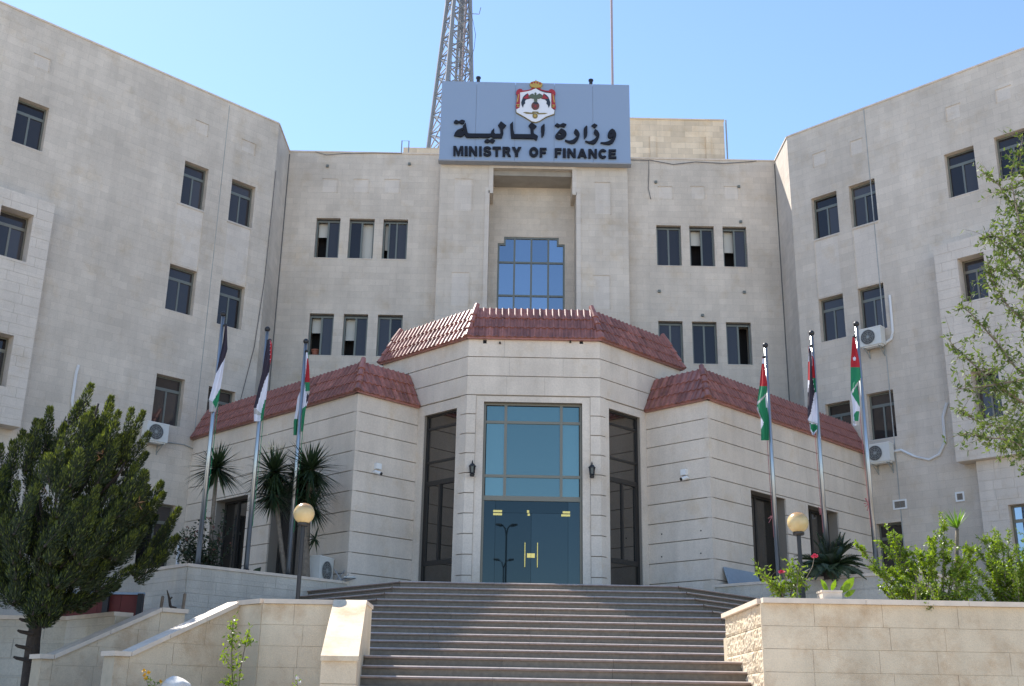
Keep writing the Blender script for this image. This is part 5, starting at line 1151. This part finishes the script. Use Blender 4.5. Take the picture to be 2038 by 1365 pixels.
# two stub posts and a twisted scrap on the rear stair wall
for x, h in ((317, .22), (361, .27)):
    p = at_z(x, 1212, CAPZ); mb = MB(); mb.tube([(p.x, p.y + .1, CAPZ), (p.x + .01, p.y + .1, CAPZ + h)], .03, 7); mb.sphere((p.x + .01, p.y + .1, CAPZ + h), .032, 6)
    tag(mb.build('stub_post', 'bark_pale'), 'short rusty stub post on the rear stair wall, ' + ('left one' if x < 340 else 'right one'), 'post', 'stub posts on the rear stair wall')
p = at_z(335, 1211, CAPZ); p.y += .1; mb = MB(); mb.tube([p + Vector((.06, 0, 0)), p + Vector((.0, 0, .06)), p + Vector((-.04, .02, .2)), p + Vector((-.09, 0, .34))], [.02, .03, .025, .01], 6); mb.tube([p + Vector((-.03, 0, .15)), p + Vector((.02, 0, .22))], .015, 5); mb.tube([p + Vector((0, 0, .05)), p + Vector((.12, 0, .02))], .018, 5)
tag(mb.build('dead_stump', 'bark'), 'dark twisted dead stump between the two stub posts', 'stump')
# ------------------------------------------------------------------ plants
def rv(): return Vector((random.gauss(0, 1), random.gauss(0, 1), random.gauss(0, 1))).normalized()
def bez(pts, n):
    out = []; m_ = len(pts) - 1
    for i in range(n + 1):
        t = i/n*m_; k = min(int(t), m_ - 1); f = t - k
        p0, p1, p2, p3 = pts[max(k - 1, 0)], pts[k], pts[k + 1], pts[min(k + 2, m_)]
        out.append(.5*((2*p1) + (p2 - p0)*f + (2*p0 - 5*p1 + 4*p2 - p3)*f*f + (3*p1 - p0 - 3*p2 + p3)*f**3))
    return out
# conifer ---------------------------------------------------------
TYY = 20.6; tb = at_y(66, 1300, TYY)
CF = thing('conifer_tree', (tb.x, TYY, 0), 'dark green feathery conifer in front of the left wing', 'tree')
c0 = Vector((tb.x, TYY, 0)); ax = [c0, c0 + Vector((.03, 0, 1.6)), c0 + Vector((-.02, 0, 3)), c0 + Vector((.25, 0, 5)), c0 + Vector((.55, 0, 7.0))]
mb = MB(); mb.tube(bez(ax, 20), [max(.02, .24 - .27*i/20) for i in range(21)], 10); mb.build('trunk', 'bark', CF, smooth=True)
mb = MB()
for z, s_ in ((2.75, -1), (2.95, -1), (2.5, -1), (3.05, 1), (2.3, -1)):
    mb.tube([c0 + Vector((0, -.1, z)), c0 + Vector((s_*.22, -.15, z + .04)), c0 + Vector((s_*.27, -.15, z + .06))], [.04, .03, .02], 6)
mb.build('branch_stubs', 'bark', CF)
crown = MB(); limbs = MB()
def plume(base, tip, rad, n, bend=.25):
    d = tip - base; L_ = d.length; mid = base + d*.5 - Vector((0, 0, bend*L_*.5)); pts = bez([base, mid, tip], 14)
    limbs.tube(pts[:10], [.022 - .0018*i for i in range(10)], 4)
    for _ in range(n):
        t = random.random()**.8; k = min(int(t*14), 13); p = pts[k] + (pts[k + 1] - pts[k])*(t*14 - k); tg = (pts[k + 1] - pts[k]).normalized()
        o = rv(); o = (o - tg*o.dot(tg)).normalized(); env = rad*(1.25*min(1, t*4 + .35))*(1 - t)**.55 + .012
        r = env*random.random()**.6; q = p + o*r
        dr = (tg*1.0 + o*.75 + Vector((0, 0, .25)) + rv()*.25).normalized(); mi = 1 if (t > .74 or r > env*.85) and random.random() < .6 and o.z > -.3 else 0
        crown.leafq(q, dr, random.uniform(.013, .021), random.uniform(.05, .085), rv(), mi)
def at_cf(x, y, dy): return at_y(x, y, TYY + dy)
tips = [(182, 766, 0), (222, 790, .1), (222, 806, -.2), (160, 800, .1), (285, 820, .2), (262, 814, -.1), (237, 820, -.4), (296, 862, .1), (100, 812, -.2), (128, 845, -.3), (72, 836, .1), (46, 858, -.2), (26, 878, .2), (85, 838, -.4), (292, 902, -.1), (322, 960, .1), (326, 982, -.2), (357, 1012, 0), (354, 1068, -.2), (270, 925, -.5), (246, 970, -.6), (234, 875, -.7), (180, 828, -.7), (200, 868, -.8), (86, 912, -.9), (108, 1030, -1.2), (175, 1015, -1.1), (240, 1000, -1.0), (268, 1012, -.9), (290, 1050, -.8), (195, 970, -1.2), (130, 1052, -1.3), (8, 1030, -1.2), (0, 885, .2), (10, 930, -.6), (-20, 900, 0), (300, 1095, -.6), (262, 1130, -.8), (215, 1120, -1.0), (165, 1105, -1.3), (95, 1140, -1.2), (40, 1120, -1.2), (235, 1165, -.7), (180, 1170, -.8), (330, 1100, -.3), (345, 1030, .3), (310, 1000, .4), (60, 1000, -1.2), (150, 930, -1.1), (35, 960, -1.0), (120, 880, -1.0), (60, 1180, -.9), (140, 1185, -.7), (270, 1060, -1.0), (205, 1070, -1.3), (20, 1180, -1.0), (55, 1196, -.8), (100, 1190, -.9), (140, 1195, -.6), (-10, 1150, -1.0), (120, 1165, -1.1), (200, 1178, -.5), (-40, 1120, -.8)]
OUTL = [(-160, 870), (-60, 880), (0, 900), (18, 905), (25, 880), (45, 855), (70, 835), (75, 870), (80, 845), (100, 812), (110, 835), (128, 843), (120, 870), (134, 884), (138, 850), (155, 830), (160, 795), (182, 763), (195, 790), (218, 790), (205, 815), (222, 805), (212, 832), (236, 818), (260, 812), (283, 818), (270, 850), (296, 860), (285, 885), (255, 910), (250, 930), (252, 950), (245, 975), (250, 1000), (262, 985), (268, 945), (280, 925), (290, 900), (300, 930), (322, 960), (320, 985), (310, 1000), (357, 1010), (335, 1040), (300, 1065), (355, 1065), (330, 1090), (290, 1110), (240, 1130), (225, 1165), (160, 1175), (120, 1192), (60, 1195), (0, 1180), (-160, 1180)]
def grow(x, y, dy, ln, rad, n):
    """one feathery finger whose tip shows at (x,y); it leans away from the crown's foot"""
    fx, fy = x - 95, 1240 - y; k = math.hypot(fx, fy); ang_ = math.atan2(fx, fy)*.75 + random.gauss(0, .16)
    if y > 1040: ln *= .72; ang_ = ang_*1.15
    tip = at_cf(x, y, dy); base = tip - Vector((math.sin(ang_)*ln, -dy*.25*ln, math.cos(ang_)*ln)); plume(base, tip, rad, n, .12); return base
for x, y, dy in tips: grow(x, y, dy, random.uniform(.7, 1.0), random.uniform(.085, .125), 1300)
cnt = 0
while cnt < 215:
    x, y = random.uniform(-150, 350), random.uniform(790, 1180)
    if not (inpoly((x + 15, y), OUTL) and inpoly((x - 15, y), OUTL) and inpoly((x + 2, y - 20), OUTL) and inpoly((x + 8, y + 25), OUTL)): continue
    e = min(1, math.hypot((x - 110)/230, (y - 1010)/230)); dy = (random.random()*2 - 1)*1.5*math.sqrt(max(.05, 1 - e*e)); ln = random.uniform(.6, 1.0)
    grow(x, y, dy, ln*(.75 if y < 950 else 1), random.uniform(.11, .155), 1050); cnt += 1
for k in range(26):  # inner limbs
    x, y = random.uniform(0, 290), random.uniform(900, 1130)
    if inpoly((x, y), OUTL): a = c0 + Vector((0, 0, random.uniform(2.9, 4.6))); b = at_cf(x, y, random.uniform(-.8, .8)); limbs.tube(bez([a, (a + b)/2 - Vector((0, 0, .15)), b], 8), [.05 - .004*i for i in range(9)], 5)
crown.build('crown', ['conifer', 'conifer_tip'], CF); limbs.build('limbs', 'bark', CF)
for x, y in ((98, 952), (96, 980), (275, 1003), (200, 906)):
    p = at_cf(x, y, -1.0); mb = MB()
    for k in range(14): mb.leafq(p + rv()*.05, rv(), .02, .12, rv())
    mb.build('dead_sprig', 'dry_leaf', CF)['kind'] = 'stuff'
# leafy shoots ------------------------------------------------------
def leafy(stem, lf, pts, n, ll, lw, r0=.012, spread=.03, mi=0, droop=.2):
    q = bez(pts, 16); stem.tube(q, [r0*(1 - .8*i/16) for i in range(17)], 5)
    for _ in range(n):
        t = random.random(); k = min(int(t*16), 15); p = q[k] + (q[k + 1] - q[k])*(t*16 - k); tg = (q[k + 1] - q[k]).normalized()
        d = (rv() + tg*.5 + Vector((0, 0, -droop))).normalized(); lf.leafq(p + rv()*spread*random.random(), d, lw*random.uniform(.7, 1.2), ll*random.uniform(.65, 1.25), rv(), mi)
# right tree ---------------------------------------------------------
TRY = 18.3; TX = at_y(2120, 1100, TRY).x + .6
RT = thing('broadleaf_tree', (TX, TRY, CAPZ - .15), 'sparse light green broadleaf tree reaching in at the right edge', 'tree')
tbase = Vector((TX, TRY, CAPZ - .2)); mb = MB(); trunk = [tbase, tbase + Vector((-.05, 0, 1.4)), tbase + Vector((-.15, .05, 3)), tbase + Vector((-.1, 0, 5)), tbase + Vector((-.2, 0, 7.0))]
mb.tube(bez(trunk, 16), [.13 - .1*i/16 for i in range(17)], 8); mb.build('trunk', 'bark_pale', RT, smooth=True)
stem, lf = MB(), MB()
LB = [[(2090, 790), (2023, 733), (1991, 690), (1962, 657), (1930, 622), (1905, 605)], [(2090, 690), (2012, 616), (1985, 575), (1973, 545), (1965, 520)], [(2080, 830), (1990, 770), (1944, 731), (1910, 700), (1889, 678)], [(2090, 905), (2038, 862), (1968, 845), (1930, 830), (1905, 812)], [(2090, 500), (2038, 437), (2003, 392), (1986, 366), (1955, 345)], [(2090, 430), (2045, 370), (2030, 320), (2036, 270)], [(2090, 930), (2020, 880), (1960, 870), (1920, 862)], [(2090, 760), (2010, 760), (1950, 770), (1900, 775)], [(2090, 590), (2020, 500), (1980, 470), (1955, 478)], [(2090, 960), (2040, 900), (1990, 890)], [(2090, 560), (2040, 480), (2020, 400), (2010, 340)], [(2100, 640), (2030, 560), (2000, 520), (1990, 480)]]
for L in LB:
    yv = TRY + random.uniform(-.8, .6); pts = [at_y(x, y, yv + random.uniform(-.15, .15)) for x, y in L]
    near = min(trunk, key=lambda t: (t - pts[0] + Vector((0, 0, .9))).length); pts = [near] + pts; q = bez(pts, 24); stem.tube(q, [.030*(1 - .85*i/24) for i in range(25)], 5)
    for k in range(5, 24):
        for _ in range(3 if k < 14 else 2):
            tw = q[k] + Vector((random.gauss(0, .2), random.gauss(0, .22), random.gauss(.02, .2))); leafy(stem, lf, [q[k], (q[k] + tw)/2 + rv()*.03, tw], 10, .095, .048, .006, .02)
for i in range(125):  # fuller mass towards the trunk
    x = 2045 + abs(random.gauss(0, 55)) - (20 if random.random() < .4 else 0); y = random.uniform(300, 960); p = at_y(x, y, TRY + random.uniform(-1.0, .9)); leafy(stem, lf, [p, p + rv()*.18, p + rv()*.3 + Vector((-.1, 0, .05))], 16, .095, .048, .006, .03)
for i in range(90):
    x = random.uniform(1975, 2040); y = random.choice([random.uniform(420, 560), random.uniform(690, 900), random.uniform(780, 880)]); p = at_y(x, y, TRY + random.uniform(-.8, .7)); leafy(stem, lf, [p, p + rv()*.12, p + rv()*.22], 12, .092, .046, .005, .03)
stem.build('limbs', 'bark_pale', RT); lf.build('crown', 'tree_leaf', RT)
# right bed bushes ----------------------------------------------------
BZ = CAPZ - .15
def shrub(name, label, bx, by, tips, nrand, spreadx, hgt, ll, lw, mat, per=70, YY=18.2, group=None, cat='shrub'):
    b = at_y(bx, by, YY); b.z = BZ; t = thing(name, (b.x, YY, BZ), label, cat, group); st, lf_ = MB(), MB()
    for x, y, dy in tips:
        tp_ = at_y(x, y, YY + dy); base = b + Vector((random.gauss(0, .12), random.gauss(0, .1), 0)); base.x += (tp_.x - b.x)*.25
        mid = base + (tp_ - base)*.5 + Vector((0, 0, .12)); leafy(st, lf_, [base, mid, tp_], per, ll, lw, .014, .05)
        for k in range(5):
            f = random.uniform(.35, .95); s0 = base + (tp_ - base)*f + Vector((0, 0, .12*math.sin(f*3))); leafy(st, lf_, [s0, s0 + rv()*.07 + Vector((0, 0, .04)), s0 + rv()*.14 + Vector((0, 0, .1))], per//5, ll, lw, .005, .02)
    for i in range(nrand):
        base = b + Vector((random.uniform(-spreadx, spreadx)*.6, random.uniform(-.4, .4), 0)); tp_ = b + Vector((random.uniform(-spreadx, spreadx), random.uniform(-.5, .4), hgt*random.uniform(.45, 1))); leafy(st, lf_, [base, (base + tp_)/2 + rv()*.05, tp_], per, ll, lw, .01, .06)
    st.build('stems', 'bark_pale', t); lf_.build('foliage', mat, t); return t
shrub('shrub', 'bright green shrub with long arching shoots at the right bed', 1850, 1190, [(1702, 1080, -.2), (1776, 1060, 0), (1752, 1080, .1), (1768, 1062, .2), (1735, 1128, -.3), (1800, 1092, 0), (1862, 1060, .1), (1879, 1040, .0), (1860, 1078, -.1), (1833, 1103, .2), (1855, 1075, .3), (1746, 1140, -.4), (1815, 1100, -.2), (1895, 1078, .2), (1850, 1105, -.3), (1925, 1085, .2), (1780, 1175, -.5), (1945, 1110, 0), (1910, 1110, -.2), (1940, 1090, -.2), (1770, 1135, -.2)], 20, .75, .55, .062, .036, 'bush', 230)
shrub('shrub', 'dense upright green shrub at the far right of the bed', 2010, 1190, [(1978, 1055, 0), (1960, 1068, .2), (1995, 1085, -.2), (2008, 1054, .1), (2022, 1085, 0), (2038, 1110, -.2), (1940, 1088, .1), (1965, 1100, -.3), (1985, 1062, .3), (2045, 1060, .2), (2055, 1080, 0)], 38, .75, .85, .065, .024, 'bush', 260, 18.4)
shrub('shrub', 'small low green shrub on the bed right of the pot', 1832, 1190, [(1825, 1165, 0), (1840, 1160, 0), (1815, 1180, 0), (1850, 1180, .1)], 4, .12, .15, .05, .028, 'bush', 40, 17.6)
rs = shrub('rose_bush', 'leggy rose bush with two pink blooms by the right globe lamp', 1568, 1190, [(1510, 1135, 0), (1520, 1155, .1), (1535, 1165, 0), (1578, 1122, .1), (1590, 1135, 0), (1600, 1150, .1), (1608, 1165, 0), (1560, 1170, -.1), (1548, 1180, .1), (1585, 1150, .2)], 3, .25, .2, .085, .042, 'bush', 44, 17.75)
for x, y, bx_, by_ in ((1556, 1137, 1565, 1178), (1621, 1106, 1605, 1150)):
    p = at_y(x, y, 17.7); mb = MB()
    for k in range(26): a = rv(); a.z = abs(a.z)*.5 + .1; mb.leafq(p + Vector((0, 0, -.02)), a, .05, .065, rv())
    bl = mb.build('bloom', 'pink', rs); mb = MB(); mb.tube([p, at_y((x + bx_)/2 + 4, (y + by_)/2, 17.7), at_y(bx_, by_, 17.7)], .006, 5); mb.build('bloom_stem', 'bark_pale', bl)
# stone pot with broad leaves
pp = at_y(1657, 1190, YF + .16); PT = thing('planter_box', (pp.x, YF + .16, CAPZ), 'small white stone trough with broad yellow green leaves on the right wall', 'plant pot')
FQ = Fr((0, YF - .02), (1, 0)); u0, u1 = FQ.px(1635.5, 1180)[0], FQ.px(1677, 1180)[0]; zt = FQ.px(1657, 1174.5)[1]
mb = MB(); mb.box(FQ, u0 + .01, u1 - .01, -.28, 0, CAPZ, zt - .03); mb.box(FQ, u0, u1, -.29, .01, zt - .03, zt); mb.build('trough', 'cap', PT)
def broadleaf(mb, p, d, up_, ln, w_):
    d = d.normalized(); sd = d.cross(up_).normalized(); prev = None
    for i in range(9):
        t = i/8; h = w_*(math.sin(math.pi*t**.75)*.5 + .01); c = p + d*ln*t + Vector((0, 0, -.12*ln*t*t)); cur = (c - sd*h + up_*h*.25, c, c + sd*h + up_*h*.25)
        if prev:
            b = len(mb.v); mb.v += list(prev) + list(cur); mb.f += [[b, b + 1, b + 4, b + 3], [b + 1, b + 2, b + 5, b + 4]]; mb.m += [0, 0]
        prev = cur
for x0, y0, x1, y1, w_ in ((1645, 1176, 1634, 1152, .15), (1655, 1176, 1662, 1153, .12), (1648, 1178, 1640, 1160, .1), (1678, 1178, 1697, 1148, .20), (1682, 1188, 1700, 1172, .12), (1672, 1180, 1690, 1160, .16), (1680, 1186, 1692, 1180, .1)):
    mb = MB(); a = at_y(x0, y0, YF + .1); b = at_y(x1, y1, YF + .0); broadleaf(mb, a, b - a, Vector((.2, -.9, .35)).normalized(), (b - a).length*1.15, w_*.66); mb.build('leaf', 'broad', PT, smooth=True)
# spiky plants --------------------------------------------------------------
def blades(mb, c, n, ln, w_, lo=-.9, hi=1.0, droop=.25, bias=None, half=None):
    for _ in range(n):
        el_ = math.asin(random.uniform(lo, hi)); a = random.uniform(0, 2*math.pi); d = Vector((math.cos(a)*math.cos(el_), math.sin(a)*math.cos(el_), math.sin(el_)))
        if bias is not None: d = (d + bias).normalized()
        L_ = ln*random.uniform(.75, 1.1); sd = d.cross(Vector((0, 0, 1)) + rv()*.2).normalized(); prev = None
        b = len(mb.v); N = 4
        for i in range(N + 1):
            t = i/N; p = c + d*L_*t + Vector((0, 0, -droop*L_*t*t*(1 - abs(d.z)*.6))); h = w_*.5*(.6 + .9*t if t < .35 else (1 - t)*1.38 + .02); mb.v += [p - sd*h, p + sd*h]
            if i: k = b + 2*i; mb.f.append([k - 2, k - 1, k + 1, k]); mb.m.append(0)
def yucca(label, hx, hy, Y, ln, n, trunk_px, base_z, tr=.07, mat='yucca', w_=.062, lo=-.9, bias=None, flower=None, extra=()):
    c = at_y(hx, hy, Y); b = at_y(*trunk_px, Y); b.z = base_z; t = thing('yucca', (b.x, Y, base_z), label, 'yucca', 'yuccas in the beds')
    mb = MB(); mb.tube(bez([b, b + (c - b)*.4 + Vector((-.04, 0, 0)), c], 8), [tr*(1 - .35*i/8) for i in range(9)], 8); mb.build('trunk', 'bark_pale', t, smooth=True)
    mb = MB(); blades(mb, c, n, ln, w_, lo, 1.0, bias=bias)
    for ex, ey, en, el2 in extra: blades(mb, at_y(ex, ey, Y + random.uniform(-.2, .2)), en, el2, w_, lo, 1.0)
    mb.build('leaves', mat, t)
    if flower:
        p = at_y(*flower, Y - .15); mb = MB()
        for k in range(60): q = p + Vector((random.gauss(0, .09), random.gauss(0, .06), random.gauss(0, .14))); mb.leafq(q, rv(), .04, .05, rv())
        mb.build('flower_spike', 'cream', t)
yucca('yucca with single round head farthest left in the left planter', 432, 932, 28.3, .86, 230, (422, 1110), ZPL - .09, .07)
yucca('yucca with leaning thin trunk and pale flowers between left flagpoles', 546, 940, 29.0, .95, 260, (571, 1140), ZPL - .09, .075, flower=(537, 896), extra=((545, 985, 200, .85),))
yucca('thick trunked yucca with shaggy head behind the left globe lamp', 618, 935, 29.2, .98, 300, (608, 1145), ZPL - .09, .13, extra=((612, 975, 240, .9), (622, 1010, 120, .7), (627, 1072, 24, .4), (600, 950, 150, .8)))
yucca('small sunlit yucca on a bare pale stem in the right bed', 1905, 1052, 18.9, .42, 46, (1907, 1190), BZ, .045, 'yucca_lit', .032, lo=.1, bias=Vector((-.45, 0, .5)))
yucca('low dark spiky yucca among the right bed shrubs', 1925, 1155, 18.7, .45, 50, (1925, 1190), BZ, .04, 'yucca_lit', .04, lo=.1)
# cycad
cc = at_y(1655, 1128, 27.6); CY = thing('cycad', (cc.x, 27.6, ZPR - .09), 'dark green cycad palm in the right planter between flagpoles', 'palm'); mb = MB(); mb.lathe((cc.x, 27.6, ZPR - .09), [(.2, 0), (.22, .15), (.18, cc.z - ZPR + .12), (.05, cc.z - ZPR + .18)], 12); mb.build('trunk', 'bark', CY)
mb = MB()
for k in range(58):
    a = k*2.39996; el_ = random.uniform(-.25, 1.25); d = Vector((math.cos(a)*math.cos(el_), math.sin(a)*math.cos(el_), math.sin(el_))); L_ = random.uniform(.85, 1.1); sd = d.cross(Vector((0, 0, 1))).normalized(); up_ = sd.cross(d).normalized()
    path = [cc + d*L_*t/12 + Vector((0, 0, -.38*L_*(t/12)**2*math.cos(el_))) for t in range(13)]; mb.tube(path, .012, 4)
    for t in range(1, 13):
        tg = (path[t] - path[t - 1]).normalized(); ll = .24*math.sin(math.pi*min(1, t/13 + .12)) + .04
        for s_ in (-1, 1):
            for h in (0, .5): mb.leafq(path[t - 1] + (path[t] - path[t - 1])*h, (tg*.8 + sd*s_ + up_*.25), .028, ll, up_)
mb.build('fronds', 'yucca', CY)
# rose bush in the left planter
rb_ = at_z(412, 1118, ZPL); rb_ = at_y(415, 1115, 27.7); RB = thing('rose_bush', (rb_.x, 27.7, ZPL - .09), 'dark rose bush with faded blooms around the farthest left flagpole', 'shrub'); st, lf = MB(), MB(); fl_ = MB()
for i in range(46):
    x = random.choice([random.gauss(425, 22), random.gauss(370, 14)]); y = random.uniform(1015, 1100) if x > 395 else random.uniform(1045, 1100); Y_ = 27.7 + random.uniform(-.2, .5); tp_ = at_y(x, y, Y_); b0 = Vector((rb_.x + random.uniform(-.4, .3), 27.75, ZPL - .09)); leafy(st, lf, [b0, (b0 + tp_)/2 + rv()*.06, tp_], 46, .085, .06, .01, .12)
    if random.random() < .5:
        fl_ = MB()
        for k in range(7): fl_.leafq(tp_ + rv()*.03, rv(), .05, .05, rv())
        fl_.build('bloom', 'petal_dark', RB)
st.build('stems', 'bark', RB); lf.build('foliage', 'rose_leaf', RB)
p = at_y(350, 1085, 28.0)
mb = MB(); FPI = Fr((at_y(355, 1100, 28.3).x, 28.3), (1, 0)); mb.tube([FPI.p(0, 0, 2.5), FPI.p(.0, 0, ZPL + .75)], .04, 8); tag(mb.build('vent_pipe', 'pipe_white'), 'white plastic vent pipe beside the left planter rose bush', 'pipe')
mb = MB(); a = at_y(503, 1130, 28.9); broadleaf(mb, Vector((a.x, 28.9, ZPL - .08)), Vector((.25, 0, .4)), Vector((0, -1, .2)), .4, .2); tag(mb.build('leafy_plant', 'yucca'), 'single dark broad leaf plant beside middle left flagpole', 'plant')
# bed in front of the left wall and its plants
mb = MB(); bz_ = 1.42; bp_ = [(-7.2, 15.6), (XL - .5, 15.6), (XL - .5, 18.6), (-3.85, 18.6), (-4.3, 19), (-5.9, 17.4)]
mb.poly([(x, y, bz_) for x, y in bp_])
for i in range(6):
    a, b = bp_[i], bp_[(i + 1) % 6]; mb.poly([(a[0], a[1], 0), (b[0], b[1], 0), (b[0], b[1], bz_), (a[0], a[1], bz_)])
struct(mb.build('planted_bed', 'soil', norm=True))
def sprig(name, label, items, Y, mat, cat='plant', flowers=None, fm=None, ll=.05, lw=.028, per=26, base=None):
    b = at_y(*base, Y); b.z = bz_; t = thing(name, (b.x, Y, bz_), label, cat); st, lf = MB(), MB()
    for L in items: leafy(st, lf, [Vector((at_y(L[0][0], L[0][1], Y).x, Y, bz_))] + [at_y(x, y, Y + random.uniform(-.05, .05)) for x, y in L], per, ll, lw, .008, .04)
    st.build('stems', 'bark_pale', t); lf.build('foliage', mat, t)
    if flowers:
        for x, y in flowers:
            p = at_y(x, y, Y - .06); mb = MB()
            for k in range(16): mb.leafq(p, rv(), .03, .035, rv())
            mb.build('bloom', fm, t)
t = thing('climbing_shoot', (at_y(466, 1365, 18.3).x, 18.3, bz_), 'thin bright green climbing shoots against the left stair wall', 'plant'); st, lf = MB(), MB()
def pxp(L, Y=18.3): return [at_y(x, y, Y) for x, y in L]
st.tube(bez(pxp([(462, 1420), (463, 1365), (461, 1300), (464, 1240)]), 12), .010, 5); st.tube(bez(pxp([(470, 1420), (478, 1340), (485, 1300), (495, 1255)]), 12), .008, 5); st.tube(bez(pxp([(462, 1330), (452, 1315), (446, 1302)]), 6), .006, 5)
for (x, y, sx, sy, n) in ((464, 1252, 5, 12, 60), (462, 1275, 7, 9, 70), (494, 1268, 5, 10, 46), (488, 1280, 5, 4, 16), (449, 1310, 5, 9, 34), (466, 1335, 6, 12, 30), (455, 1358, 9, 6, 60), (482, 1305, 6, 5, 10), (478, 1348, 7, 4, 10), (470, 1318, 6, 6, 12)):
    for k in range(n): lf.leafq(at_y(random.gauss(x, sx), random.gauss(y, sy), 18.3 + random.uniform(-.06, .06)), rv() + Vector((0, 0, .2)), .036, .075, rv())
st.build('stems', 'bark_pale', t); lf.build('foliage', 'bush', t)
sprig('lantana', 'small plant with yellow orange blooms at the lower left edge', [[(296, 1380), (292, 1355), (288, 1340)], [(305, 1380), (308, 1360), (318, 1358)], [(300, 1380), (300, 1360), (297, 1350)]], 17.2, 'bush', 'flower', [(286, 1335), (296, 1338), (290, 1350), (320, 1356), (288, 1343)], 'yellow', base=(300, 1380))
sprig('rose_shrub', 'small rose with pale blooms near the stair pillar', [[(590, 1400), (592, 1365), (591, 1350)], [(585, 1400), (586, 1370), (584, 1362)]], 17.6, 'bush', 'flower', [(592, 1348), (597, 1358)], 'emblem_white', base=(590, 1400))
mb = MB(); c = at_y(352, 1366, 17.3); mb.sphere((0, 0, 0), 1, 12)
for i, v in enumerate(mb.v):
    k = 1 + .22*noise.noise(v*1.7 + Vector((3, 1, 2))); mb.v[i] = Vector((c.x + v.x*.20*k + .05*v.z, c.y + v.y*.2*k, c.z - .06 + v.z*.20*k - .1*v.x*.6))
rk = mb.build('boulder', 'rock', smooth=True); tag(rk, 'whitish boulder at the foot of the left stair wall', 'rock')
mb = MB(); mb.lathe((c.x, c.y, bz_ - .01), [(.14, 0), (.22, .2), (.18, c.z - bz_ - .1)], 9); o = mb.build('boulder_base', 'rock', rk)
